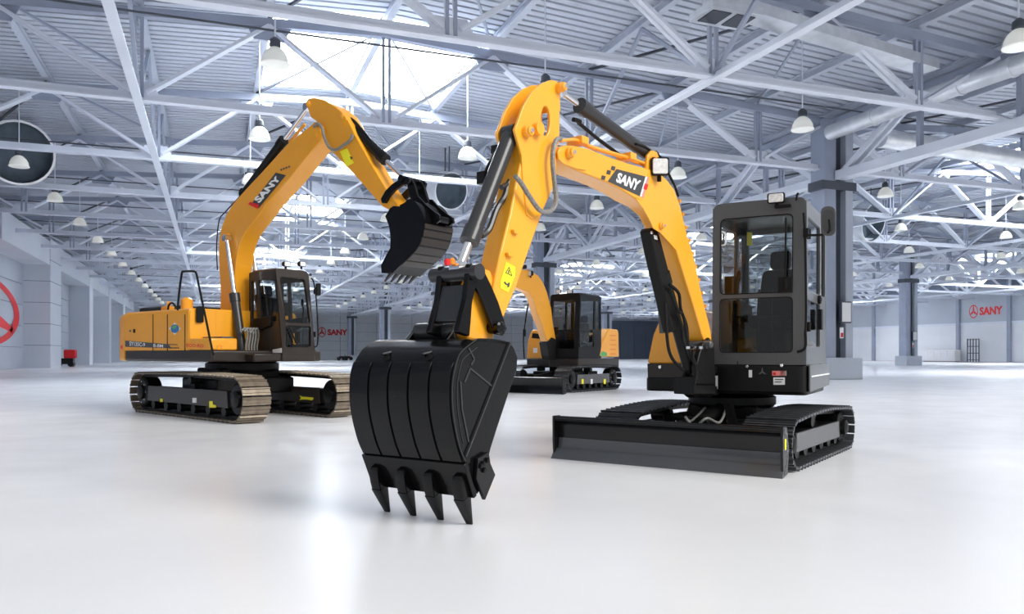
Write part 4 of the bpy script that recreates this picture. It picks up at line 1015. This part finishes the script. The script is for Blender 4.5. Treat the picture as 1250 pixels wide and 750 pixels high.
# side cutter
g = G(K1); g.prism(fk(nearY+.035, [(584, 560), (597, 552), (599, 566), (605, 580), (592.5, 611), (582, 585)]), (0, -.03, 0)); sc_ = g.build('side_cutter', 'bladeg', bk, bevel=.004)
g = G(K1)
for x, y in ((589, 566), (594, 562), (590, 574), (586, 569)): g = G(K1); bolt(g, onp(K1, 1, nearY+.035, x, y), (0, 1, 0), .018, .02); g.build('cutter_bolt', 'black', sc_)
# ================================================================ MACHINE 2: the larger excavator at left
U2 = heading(-46.5, -5.21, 15.28); H2 = heading(-52, -5.21, 15.28)
m2 = thing('excavator', 'orange-yellow excavator with raised arm and brown cab at left', 'excavator', matrix=H2.copy())
cn = onp(U2, 2, 0, 292, 519); TW2 = .50; nearc = cn.y+TW2/2
cfr = onp(U2, 2, 0, 160, 502)
x1_, x0_ = cn.x-.25, cfr.x+.35; r2 = .40
track(m2, U2, nearc, x0_+.05, x1_-.0, r2, TW2, 'shoeb', n=64, inner_sign=-1, hump=.03)
ff = onp(U2, 2, 0, 380, 508.5); farc = ff.y+TW2/2
track(m2, U2, farc, x0_+.05, x1_-.0, r2, TW2, 'shoeb', n=64, inner_sign=-1, hump=.03)
xm = (x0_+x1_)/2; ymd = (nearc+farc)/2; hw = (farc-nearc)/2
g = G(U2); g.box(xm-.7, xm+.7, ymd-hw+.1, ymd+hw-.1, .42, .72); g.box(xm-.5, xm+.5, ymd-.6, ymd+.6, .65, .9); g.build('chassis', 'blackm', m2, bevel=.04)
g = G(H2); g.lathe((0, 0, .82), (0, 0, 1), [(0, .62), (.05, .68), (.16, .68), (.2, .6)], 36); g.build('slew_ring', 'blackm', m2)
# track frame marks
fy = nearc-TW2*.28-.034
def t2(pts, y=None): return tr(U2, 1, fy if y is None else y, pts)
for nm, pts, mm in (('marker', [(196, 487), (199, 487), (199, 491), (196, 491)], 'label'), ('label', [(235.5, 486), (240, 486), (240, 492), (235.5, 492)], 'white'), ('label', [(256, 490), (260, 490), (260, 494), (264, 495), (264, 498), (256, 498)], 'label')):
    g = G(U2); g.prism(t2(pts), (0, -.01, 0)); g.build(nm, mm, m2)
yy_ = farc-TW2*.28-.034
g = G(U2); g.prism(tr(U2, 1, yy_, [(366, 483), (369, 484.5), (375, 485), (382, 485.5), (383, 487), (381, 489), (375, 488), (369, 488), (366, 488.5), (368, 486)]), (0, -.01, 0)); g.build('arrow_mark', 'label', m2)
yS = -1.22
def h2(pts, y=yS): return tr(H2, 1, y, pts)
xr = onp(H2, 1, yS, 152, 400).x; xa = onp(H2, 1, yS, 231, 400).x; xb = onp(H2, 1, yS, 257, 425).x
zbot = onp(H2, 1, yS, 152, 441).z; zdk = onp(H2, 1, yS, 152, 428.5).z; ztp = onp(H2, 1, yS, 165, 380.5).z
yin = onp(H2, 0, xa, 264, 400).y; yin2 = onp(H2, 0, xb, 290, 425).y; zlo = onp(H2, 0, xb, 270, 413).z
xend = xb+.02
g = G(H2); g.box(xr, xend, yS+.02, 1.15, zbot, zdk); g.build('base_deck', 'brown', m2, bevel=.03)
g = G(H2); g.box(xr+.05, xend+.0, yS-.005, yS+.02, zbot+.04, zdk); g.build('deck_side', 'brown', m2, bevel=.008)
# hood
def hood_ring(x, k=1.0):
    return [(x, y, z) for y, z in rounded2([(yS, zdk), (yS, ztp), (1.1*k, ztp), (1.1*k, zdk)], [0, .10, .10, 0])]
def rounded2(p, r): return [(v.x, v.y) for v in rounded([Vector((a, b, 0)) for a, b in p], r)]
g = G(H2); g.loft([hood_ring(xr), hood_ring(xa-.02), ]); hood = g.build('engine_hood', 'ochre', m2, bevel=.012)
g = G(H2); g.prism(rounded([(xa-.03, yS+.01, zdk), (xa-.03, yS+.01, ztp-.01), (xa-.03, yin, ztp-.01), (xa-.03, yin, zdk)], [0, .1, .06, 0]), (.035, 0, 0)); g.build('hood_front', 'ochre', hood, bevel=.01)
# door seams, vents and small marks
for px in (187, 204.5, 226):
    g = G(H2); p = h2([(px, 384), (px, 430)]); g.bar(p[0]-Vector((0, .002, 0)), p[1]-Vector((0, .002, 0)), .02, .012, (0, 1, 0)); g.build('door_seam', 'brown', hood)
g = G(H2); g.prism(h2([(153, 416), (206, 420.5), (209, 425.5), (153, 423.5)], yS-.004), (0, -.003, 0)); dk = g.build('decal_band', 'decal', hood)
lettering(H2, 'SY135C-9', h2([(158, 422.4), (177, 423.4), (177, 418.8), (158, 416.8)], yS-.009), 'white', hood, (0, 0, 0), bold=.012)
lettering(H2, '8-8M', h2([(187, 424), (199, 424.6), (199, 420.6), (187, 419.8)], yS-.009), 'white', hood, (0, 0, 0), bold=.012)
for k in range(5):
    g = G(H2); x = 204+k*2.6; g.prism(h2([(x, 420+k*.1), (x+1.5, 420+k*.1), (x+2.6, 421.6), (x+1.1, 421.6)], yS-.004), (0, -.003, 0)); g.build('decal_mark', 'decal', hood)
    g = G(H2); g.prism(h2([(x+2, 424), (x+3.4, 424), (x+4.4, 425.8), (x+3, 425.8)], yS-.004), (0, -.003, 0)); g.build('decal_mark', 'decal', hood)
c = (213.5, 401.5)
g = G(H2); g.prism(h2([(c[0]-7, c[1]), (c[0], c[1]+7.5), (c[0]+7, c[1]), (c[0], c[1]-7.5)], yS-.004), (0, -.003, 0)); eb = g.build('globe_sticker', 'white', hood)
g = G(H2); g.prism(h2([(c[0]+5.2*math.cos(t*.5236), c[1]+5.4*math.sin(t*.5236)) for t in range(12)], yS-.008), (0, -.003, 0)); g.build('globe', 'blue', hood)
g = G(H2); g.prism(h2([(c[0]-4, c[1]-1), (c[0]-1, c[1]-4), (c[0]+2.5, c[1]-3.5), (c[0]+1, c[1]-1), (c[0]-1, c[1]+.5)], yS-.012), (0, -.003, 0)); g.build('globe_land', 'green', hood)
g = G(H2); g.prism(h2([(163, 402), (165, 402), (165, 406.5), (163, 406.5)], yS-.004), (0, -.01, 0)); g.build('latch', 'rubber', hood)
g = G(H2); g.prism(h2([(158, 403), (160, 403), (160, 405.5), (158, 405.5)], yS-.004), (0, -.003, 0)); g.build('label', 'cab', hood)
# counterweight
g = G(H2); cwz0, cwz1 = zbot-.0, ztp+.0
def cw(x, k, dz=0): return [(x, y*k, z) for y, z in rounded2([(yS-.0, cwz0), (yS, cwz1-.02), (1.2, cwz1-.02), (1.2, cwz0)], [.08, .16, .16, .08])]
g.loft([cw(xr+.0, 1), cw(xr-.16, .995), cw(xr-.34, .95), cw(xr-.46, .84)]); cwt = g.build('counterweight', 'ochre', m2, ang=50)
g = G(H2); g.prism(h2([(147, 424), (149.5, 421), (149.5, 427)], yS-.004), (0, -.003, 0)); g.build('arrow_mark', 'red', cwt)
# lower tool box in front of the hood, with tread plate on top
g = G(H2); g.prism([(xa-.02, yS, zdk), (xb, yS, zdk), (xb, yin2, zdk), (xa-.02, yin2, zdk)], (0, 0, zlo-zdk)); tb2 = g.build('tool_box', 'ochre', m2, bevel=.03)
g = G(H2); g.box(xa+.02, xb-.05, yS+.25, yin2-.05, zlo, zlo+.03); g.build('tread_plate', 'cab', tb2)
g = G(H2); g.prism([(xa-.0, yS-.004, zdk+.02), (xb-.04, yS-.004, zdk+.02), (xb-.04, yS-.004, zlo-.02), (xa-.0, yS-.004, zlo-.02)], (0, .003, 0)); g.build('side_panel', 'ochre', tb2)
lettering(H2, 'ECO-RD', h2([(227.5, 423.5), (248.5, 424.5), (248.5, 420.6), (227.5, 419.6)], yS-.008), 'red', tb2, (0, 0, 0))
q = [onp(H2, 0, xb+.004, *p) for p in ((265, 427), (271, 427.4), (271, 422), (265, 421.6))]; g = G(H2); g.prism(q, (.003, 0, 0), [[sum(q, Vector())/4+(p-sum(q, Vector())/4)*.7 for p in q]]); g.build('warning_label', 'orange', tb2)
# tank, cap, mirror bracket, handrails, dark hood behind
g = G(H2); c = onp(H2, 1, -.7, 228, 380); g.lathe((c.x, c.y, ztp), (0, 0, 1), [(0, .11), (.22, .11), (.26, .05)], 18); g.build('filler_cap', 'ochre', m2)
g = G(H2); g.prism(rounded([onp(H2, 0, xa+.03, *p) for p in ((239, 394), (248, 394), (248, 374), (239, 374))], .03), (.03, 0, 0)); g.build('mirror_back', 'rubber', m2, bevel=.01)
def rail(pts, y, mm='rubber', r=.02): 
    g = G(H2); g.pipe(smooth_path(tr(H2, 1, y, pts), 5), r); return g.build('handrail', mm, m2)
rail([(216.7, 379), (219, 355), (222, 334), (224, 331.8), (230, 331.3), (237, 331.5), (239.5, 334), (242, 345), (251, 388), (258.5, 425), (260.5, 433)], yS-.06)
rail([(205, 380), (206, 373), (210, 370), (214, 374), (214, 381)], -.9)
g = G(H2); q0 = onp(H2, 1, -.1, 186, 380); g.box(q0.x, q0.x+1.6, -.4, .9, ztp, ztp+.16); g.build('upper_hood', 'blackm', m2, bevel=.04)
g = G(H2); c = onp(H2, 1, -.8, 206, 376); g.box(c.x-.12, c.x+.1, c.y-.1, c.y+.1, ztp, ztp+.1); g.lathe((c.x, c.y, ztp+.1), (0, 0, 1), [(0, .04), (.1, .04)], 10); g.build('tank_cap', 'ochre', m2, bevel=.02)
# boom
W2 = .36; yB2 = -W2/2
def b2(pts, y=yB2): return tr(H2, 1, y, pts)
boom2 = [(389, 150), (384, 148.5), (375, 156.5), (351, 175.5), (319.3, 210.5), (300, 231), (284.7, 248.6), (276, 262), (270.8, 276.4), (267.5, 290), (266.5, 304), (267.5, 330), (269, 352.6), (268.5, 387), (270, 407), (292, 412), (287, 385), (285, 364), (286.2, 340), (288.2, 320), (292, 300), (298, 286), (306, 274.8), (315, 264), (326, 248.6), (354, 217.4), (370, 197), (381.7, 182.8), (391, 172.4), (395, 163), (394, 154)]
g = G(H2); g.prism(b2(boom2), (0, W2, 0)); bo2 = g.build('boom', 'ochre', m2, bevel=.015)
# bright underside plate of the boom
g = G(H2); und = [(292, 412), (287, 385), (285, 364), (286.2, 340), (288.2, 320), (292, 300), (298, 286), (306, 274.8), (315, 264), (326, 248.6), (354, 217.4), (370, 197), (381, 184)]
up_ = b2(und, yB2+.02); n_ = len(up_)
L0 = [p+Vector((.008, 0, -.004)) for p in up_]+[p-Vector((.01, 0, 0)) for p in up_[::-1]]
g.prism(L0, (0, W2-.04, 0)); g.build('boom_front_plate', 'ochre', bo2)
g = G(H2); g.prism(b2([(305.5, 250.8), (336.7, 210.8), (349, 214), (315.9, 254.2)], yB2-.006), (0, -.003, 0)); g.build('decal_panel', 'decal', bo2)
g = G(H2); g.prism(b2([(303, 249.5), (305.5, 246.5), (316.5, 250), (314.5, 255)], yB2-.010), (0, -.003, 0)); g.build('decal_mark', 'red', bo2)
lettering(H2, 'SANY', b2([(316.5, 248.5), (344, 217.2), (337.2, 214.3), (309.5, 243.5)], yB2-.013), 'white', bo2, (0, 0, 0), bold=.035)
for k in range(4):
    g = G(H2); x, y = 343+k*3.2, 206-k*1.2; g.prism(b2([(x, y), (x+1.8, y+.5), (x+.8, y+2.6), (x-1, y+2.1)], yB2-.006), (0, -.003, 0)); g.build('decal_square', 'decal', bo2)
g = G(H2); g.pipe(smooth_path(b2([(304, 228), (290, 243), (276, 258), (268, 268), (265, 290), (264.5, 310), (265.5, 330)], 0)), .012); g.build('pipe', 'rubber', bo2)
g = G(H2); g.pipe(smooth_path(b2([(372, 152), (350, 178), (334, 197), (306, 228)], .1)), .03); g.build('pipe', 'ochre', bo2)
def pin2(c, r, l, parent, m_='ochre', fr=H2):
    g = G(fr); g.lathe(c, (0, -1, 0), [(0, r), (l, r*.9), (l+.01, r*.5)], 18); return g.build('pin', m_, parent)
pin2(onp(H2, 1, yB2, 388, 162), .09, .05, bo2); pin2(onp(H2, 1, yB2, 279, 290), .08, .05, bo2)
# arm cylinder on top, boom cylinders each side
cylinder(m2, H2, onp(H2, 1, 0, 299, 236), onp(H2, 1, 0, 376, 131), .085, .63, 'blackm', name='arm_cylinder', rr=.5)
pT1 = onp(H2, 1, yB2-.09, 277, 291); pB1 = onp(H2, 1, yB2-.09, 297, 440)
cylinder(m2, H2, pB1, pT1, .085, .53, 'cyl', name='boom_cylinder', rr=.5)
dy = Vector((0, W2+.18, 0)); cylinder(m2, H2, pB1+dy, pT1+dy, .085, .53, 'cyl', name='boom_cylinder', rr=.5)
g = G(H2); g.box(pB1.x-.5, pB1.x+.15, yB2-.2, yB2+W2+.2, zbot, pB1.z+.02); g.build('boom_foot', 'brown', m2, bevel=.02)
for k in range(5):
    x = 301+k*3.4
    g = G(H2); g.pipe(smooth_path([onp(H2, 0, pB1.x+.12+.02*(k % 2), *p) for p in ((x-6, 404+k), (x-1, 401), (x+1, 410), (x-1, 425), (x+1, 438))], 5), .02); g.build('hose', 'hose', m2)
g = G(H2); g.pipe(smooth_path(tr(H2, 1, yB2-.05, [(383, 155), (388, 151), (393, 156), (396, 168), (402, 180), (410, 183), (420, 177), (428, 171), (430, 164)])), .025); g.build('hose', 'hose', m2)
# arm
WA = .30; yA = -WA/2
arm2 = [(374, 123), (377, 120), (383.5, 119.2), (395.6, 122), (409, 130), (419.8, 139), (427, 151), (433, 164), (452, 198), (471.8, 231.3), (485.7, 250), (487, 256), (480, 259), (466.6, 252), (448, 231), (430, 210.5), (406, 186), (396, 174), (392, 160), (386, 148), (379, 143), (375, 131)]
g = G(H2); g.prism(tr(H2, 1, yA, arm2), (0, WA, 0)); ar2 = g.build('arm', 'ochre', m2, bevel=.012)
g = G(H2); g.prism(tr(H2, 1, yA-.006, [(415, 185), (424, 181), (432, 199), (423, 204)]), (0, -.003, 0)); lb = g.build('warning_label', 'label', ar2)
g = G(H2); g.prism(tr(H2, 1, yA-.010, [(427, 191), (430.5, 192), (429, 195.5)]), (0, -.003, 0)); g.build('warning_symbol', 'decal', lb)
g = G(H2); g.prism(tr(H2, 1, yA-.02, [(412, 140), (419, 138), (423, 146), (419, 153), (413, 149)]), (0, .02, 0)); g.build('lug_plate', 'ochre', ar2, bevel=.004)
pin2(onp(H2, 1, yA, 377, 127), .05, .03, ar2); pin2(onp(H2, 1, yA, 418, 142), .06, .03, ar2)
cylinder(m2, H2, onp(H2, 1, 0, 421, 147), onp(H2, 1, 0, 499, 223), .085, .64, 'blackm', name='bucket_cylinder', rr=.5)
g = G(H2); g.pipe(smooth_path(tr(H2, 1, -.02, [(424, 143), (434, 150), (452, 172), (466, 190)])), .03); g.build('feed_pipe', 'blackm', m2)
for yy in (yA-.05, -yA+.0):
    g = G(H2); base = tr(H2, 1, yA-.05, [(500, 219), (496, 215), (487, 219), (478, 225), (470, 233), (464.5, 243), (466, 248), (470, 248), (474, 241), (482, 232), (491, 226), (498, 225)])
    g.prism([Vector((p.x, yy, p.z)) for p in base], (0, .05, 0)); g.build('guide_link', 'black', m2, bevel=.008)
for yy in (-.13, .08):
    g = G(H2); base = tr(H2, 1, -.1, [(497, 219), (503, 218), (507, 226), (513, 245), (512, 252), (505, 250), (500, 236)])
    g.prism([Vector((p.x, yy, p.z)) for p in base], (0, .05, 0)); g.build('tipping_link', 'black', m2, bevel=.008)
c = onp(H2, 1, 0, 501, 221); g = G(H2); g.tube((c.x, -.22, c.z), (c.x, .22, c.z), .06); g.build('link_pin', 'black', m2)
# bucket of machine 2
KW = .62; ky = yA-.16
k2 = [(476, 254), (480, 251.5), (488, 252), (494, 249), (500, 244.5), (508, 250), (514, 260), (517.5, 272), (516, 284), (511, 299), (500, 312), (486, 325), (479, 331), (474, 334), (465.5, 333.6), (464.8, 324), (470, 314), (476, 303), (476.5, 290), (474.5, 276), (470, 264)]
g = G(H2); g.prism(tr(H2, 1, ky, k2), (0, .03, 0)); bk2 = g.build('bucket', 'black', m2, bevel=.005)
g = G(H2); g.prism(tr(H2, 1, ky, k2) if False else [p+Vector((0, KW-.03, 0)) for p in tr(H2, 1, ky, k2)], (0, .03, 0)); g.build('side_plate', 'black', bk2)
bk_ = smooth_path(tr(H2, 1, ky, [(488, 252), (494, 249), (500, 244.5), (508, 250), (514, 260), (517.5, 272), (516, 284), (511, 299), (500, 312), (486, 325), (478, 333)]), 4)
g = G(H2); g.sheet(bk_, (0, KW, 0), .02); g.sheet(bk_, (0, KW, 0), -.012); g.build('shell', 'black', bk2, ang=40)
cc = sum(bk_, Vector())/len(bk_); cc = onp(H2, 1, ky, 495, 285)
wp = smooth_path(tr(H2, 1, ky, [(517.5, 272), (516, 284), (511, 299), (500, 312), (488, 323)]), 3)
for k in range(6):
    a, b = wp[2*k], wp[min(2*k+2, len(wp)-1)]
    d = (b-a).normalized(); n3 = Vector((d.z, 0, -d.x)); n3 = n3 if n3.dot(a-cc) > 0 else -n3
    g = G(H2); g.prism([a+n3*.03+d*.015, b+n3*.03-d*.015, b, a], (0, KW, 0)); g.build('wear_strip', 'brown', bk2, bevel=.004)
te = tr(H2, 1, ky, [(481, 325), (476, 332), (467, 343.5)])
for k in range(5):
    y = ky+.05+(KW-.1)*k/4
    tooth(bk2, H2, y, .06, (te[0].x, te[0].z), (te[1].x, te[1].z), (te[2].x, te[2].z), .06, 0, 'brown')
for yy in (-.16, .13):
    g = G(H2); base = tr(H2, 1, -.15, [(503, 246), (512, 240), (528, 262), (540, 268), (535, 276), (520, 270)]); base = tr(H2, 1, -.15, [(500, 250), (504, 240), (511, 240), (520, 250), (531, 259), (537, 263), (538, 269), (533, 273), (526, 272), (510, 262)])
    g.prism([Vector((p.x, yy, p.z)) for p in base], (0, .04, 0)); g.build('ear_plate', 'black', bk2, bevel=.005)
c = onp(H2, 1, -.15, 532, 267); g = G(H2); g.tube((c.x, -.165, c.z), (c.x, .175, c.z), .05); g.build('ear_pin', 'black', bk2)
# cab
aC = 1.22
cN = onp(H2, 0, aC, 345, 446); cF = onp(H2, 0, aC, 385, 446)
xs = onp(H2, 1, cN.y, 304, 430).x
zt2 = onp(H2, 0, aC, 352, 327).z; zc2 = onp(H2, 0, aC, 345, 434).z
g = G(H2); g.box(xb-.3, aC-.02, -.55, cN.y, zbot, zdk-.05); g.build('front_deck', 'brown', m2, bevel=.03)
cabn = cabin(m2, H2, xs, aC, cN.y, cF.y, zc2, zt2, m='brown', lean=.22, door='+', glass='glass', bar=onp(H2, 0, aC, 365, 396).z, zs=onp(H2, 0, aC, 365, 424).z)
g = G(H2); g.prism(rounded([(aC+.01, cN.y-.01, zbot), (aC+.01, cF.y, zbot), (xs, cF.y, zbot), (xs, cN.y-.01, zbot)], .04), (0, 0, zc2-zbot+.01)); csk = g.build('cab_skirt', 'brown', m2, bevel=.015)
q = [onp(H2, 1, cN.y-.015, *p) for p in ((333, 431), (344, 431), (344, 425), (333, 427))]; g = G(H2); g.prism(q, (0, -.004, 0)); g.build('label', 'white', csk)
for px in (350, 369):
    worklight(m2, H2, onp(H2, 0, aC-.25, px, 322.5), .14, .10)
c = onp(H2, 0, aC+.1, 390, 352)
g = G(H2); g.prism(rounded([onp(H2, 0, aC+.1, *p) for p in ((387, 361), (392, 361), (392, 346), (387, 346))], .03), (-.05, 0, 0)); mi = g.build('mirror', 'rubber', m2, bevel=.01)
g = G(H2); g.pipe(smooth_path([onp(H2, 0, aC+.08, *p) for p in ((384, 424), (387.5, 420), (388, 400), (386, 365), (383, 345), (380, 340))]), .014); g.build('mirror_arm', 'rubber', mi)
g = G(H2); g.pipe(smooth_path([onp(H2, 0, aC+.03, *p) for p in ((352, 400), (356, 405), (360, 416), (363, 420), (355, 423))]), .012); g.build('wiper', 'rubber', cabn)

# ================================================================ MACHINE 3: the one in the middle distance
H3 = heading(35, 1.75, 25.5)
m3 = thing('excavator', 'small yellow excavator with dark cab standing farthest back in the middle', 'excavator', matrix=H3.copy())
cr = onp(H3, 2, 0, 697, 480); TW3 = .5; yn3 = cr.y-TW3/2
rr_ = onp(H3, 2, 0, 752, 475.5)
for s_ in (1, -1):
    yc = yn3 if s_ > 0 else yn3-2.25+TW3
    track(m3, H3, yc, cr.x-2.9, cr.x-.2, .40, TW3, 'shoed', n=38, inner_sign=s_, hump=.03)
for px, mm in ((711, 'label'), (722, 'white'), (738, 'label')):
    g = G(H3); q = tr(H3, 1, yn3+TW3*.28+.034, [(px-1.2, 463), (px+1.2, 463), (px+1.2, 469), (px-1.2, 469)]); g.prism(q, (0, .01, 0)); g.build('label', mm, m3)
ym3 = yn3-(2.25-TW3)/2
g = G(H3); g.box(-.7, .7, ym3-.8, ym3+.8, .35, .62); g.box(-.4, .4, -.4, .4, .6, .78); g.build('chassis', 'blackm', m3, bevel=.03)
g = G(H3); g.lathe((0, 0, .68), (0, 0, 1), [(0, .45), (.04, .5), (.12, .45)], 30); g.build('slew_ring', 'blackm', m3)
pb = onp(H3, 2, 0, 688, 483)
pr3 = smooth_path([(pb.x+x, pb.y-2.4, z) for x, z in ((0, .02), (-.06, .15), (-.08, .28), (-.05, .42), (0, .5))], 4)
g = G(H3); g.sheet(pr3, (0, 2.4, 0), -.03); bl3 = g.build('blade', 'bladeg', m3)
for y in (pb.y-2.4, pb.y): g = G(H3); g.prism([(pb.x+.02, y, .02), (pb.x+.03, y, .5), (pb.x-.12, y, .5), (pb.x-.15, y, .04)], (0, .03 if y < pb.y else -.03, 0)); g.build('end_plate', 'bladeg', bl3)
for s_ in (-1, 1):
    g = G(H3); g.prism([(pb.x-.1, .4*s_+ym3, .15), (pb.x-.1, .4*s_+ym3, .35), (.3, .35*s_+ym3, .55), (.3, .35*s_+ym3, .35)], (0, .1, 0)); g.build('blade_arm', 'blackm', m3)
cylinder(m3, H3, (.5, ym3, .6), (pb.x-.1, ym3, .35), .07, .6, 'blackm', name='blade_cylinder')
a3 = .98
c3_ = onp(H3, 0, a3, 706, 440); c3l = onp(H3, 0, a3, 669.6, 440)
z30 = onp(H3, 0, a3, 700, 449).z; z31 = onp(H3, 0, a3, 700, 438).z; z32 = onp(H3, 0, a3, 700, 358).z
x3b = onp(H3, 1, c3_.y, 734, 430).x; x3r = onp(H3, 1, c3_.y, 756, 430).x
g = G(H3); g.prism(rounded([(a3, c3l.y, z30), (a3, c3_.y, z30), (x3r, c3_.y, z30), (x3r-.2, 0, z30), (x3r, -1.15, z30), (.6, -1.15, z30), (.6, c3l.y, z30)], .06), (0, 0, z31-z30)); g.build('base_deck', 'brown', m3, bevel=.02)
cab3 = cabin(m3, H3, x3b, a3, c3l.y, c3_.y, z31, z32, m='blackm', lean=.12, door='+', glass='glass', zs=z31+.3)
for px in (681.6, 695.6): worklight(m3, H3, onp(H3, 0, a3-.05, px, 356), .2, .12)
yk = c3_.y
q = tr(H3, 1, yk, [(731, 436), (733, 424), (739, 410), (742, 403), (745, 401.3), (754, 402.5), (755.5, 405), (756, 436)])
g = G(H3); g.prism(q, (0, -2.1, 0)); h3_ = g.build('engine_hood', 'yellow', m3, bevel=.04)
for k in range(5):
    y = 409+k*5.6
    g = G(H3); g.prism(tr(H3, 1, yk+.004, [(745, y), (752, y+.1), (752, y+1.8), (745, y+1.7)]), (0, -.003, 0)); g.build('vent_slot', 'orange', h3_)
g = G(H3); g.prism(tr(H3, 1, yk+.004, [(733, 432), (736, 429), (741, 431), (741, 435), (733, 435)]), (0, -.003, 0)); g.build('decal', 'green', h3_)
# left cover
y3a, y3b = onp(H3, 0, .55, 643, 420).y, onp(H3, 0, .55, 662, 420).y
z3t = onp(H3, 0, .55, 652, 403).z
g = G(H3); sec3 = rounded([(.55, y3a, z31), (.55, y3a+.04, z3t-.35), (.55, y3a+.18, z3t), (.55, y3b, z3t), (.55, y3b, z31)], [0, .1, .1, .03, 0]); g.prism(sec3, (-1.4, 0, 0)); tc3 = g.build('tank_cover', 'yellow', m3, bevel=.03)
q = [onp(H3, 0, .56, *p) for p in ((649, 413), (661, 414), (661, 408), (650, 407))]; g = G(H3); g.prism(q, (.004, 0, 0)); g.build('grille', 'rubber', tc3)
q = [onp(H3, 0, .56, *p) for p in ((651, 431), (656, 431), (656, 425), (651, 425))]; g = G(H3); g.prism(q, (.004, 0, 0)); g.build('label', 'white', tc3)
g = G(H3); g.pipe(smooth_path([onp(H3, 0, .6, *p) for p in ((640, 438), (639, 415), (641, 395), (644, 376), (648, 364), (650, 362))]), .022); g.build('handrail', 'rubber', m3)
g = G(H3); g.prism(rounded([onp(H3, 0, .6, *p) for p in ((639, 411), (642, 411), (642, 402), (639, 402))], .03), (.03, 0, 0)); g.build('mirror', 'rubber', m3)
# boom, arm, bucket (swung a little further to the left)
B3 = heading(50, MC_INV_X(H3)[0], MC_INV_X(H3)[1]) if False else heading(52, 1.45, 24.9)
def b3(pts, y=.16): return tr(B3, 1, y, pts)
bm3 = [(606, 333), (620, 329), (636, 329), (645.6, 329.6), (657.6, 336.8), (663, 345), (668, 357), (673, 376), (676, 400), (681, 425), (672, 428), (665.5, 409), (663, 400), (656, 382.4), (651.6, 365), (645.6, 357), (630, 351), (612, 346), (606, 341)]
g = G(B3); g.prism(b3(bm3), (0, -.32, 0)); bo3 = g.build('boom', 'yellow', m3, bevel=.02)
worklight(m3, B3, onp(B3, 1, .22, 647, 334), .16, .16)
cylinder(m3, B3, onp(B3, 1, 0, 674, 425), onp(B3, 1, 0, 653, 366), .07, .7, 'blackm', name='boom_cylinder')
g = G(B3); g.prism(b3([(670, 432), (668, 418), (674, 412), (682, 416), (684, 440), (672, 440)], .2), (0, -.4, 0)); g.build('boom_foot', 'blackm', m3, bevel=.02)
g = G(B3); g.prism(b3([(607, 318), (612, 321), (610, 336), (604, 372), (594, 412), (588, 412), (592, 372), (598, 336), (601, 324)], .13), (0, -.26, 0)); g.build('arm', 'yellow', m3, bevel=.015)
cylinder(m3, B3, onp(B3, 1, 0, 640, 326), onp(B3, 1, 0, 608, 321), .06, .6, 'blackm', name='arm_cylinder')
cylinder(m3, B3, onp(B3, 1, 0, 603, 330), onp(B3, 1, 0, 585, 395), .06, .6, 'blackm', name='bucket_cylinder')
kq = b3([(584, 412), (597, 412), (607, 420), (610, 436), (604, 452), (590, 460), (578, 462), (576, 452), (586, 436)], .38)
for yy in (.38, -.35):
    g = G(B3); g.prism([Vector((p.x, yy, p.z)) for p in kq], (0, -.03, 0)); sbk = g.build('bucket' if yy > 0 else 'side_plate', 'black', m3 if yy > 0 else bk3)
    if yy > 0: bk3 = sbk
g = G(B3); g.sheet(smooth_path(kq[1:7], 4), (0, -.76, 0), .02); g.sheet(smooth_path(kq[1:7], 4), (0, -.76, 0), -.02); g.build('shell', 'black', bk3)
tq = b3([(584, 459), (578, 463), (568, 469)], .3)
for k in range(4): tooth(bk3, B3, .3-.2*k, .08, (tq[0].x, tq[0].z), (tq[1].x, tq[1].z), (tq[2].x, tq[2].z), .07, 0)
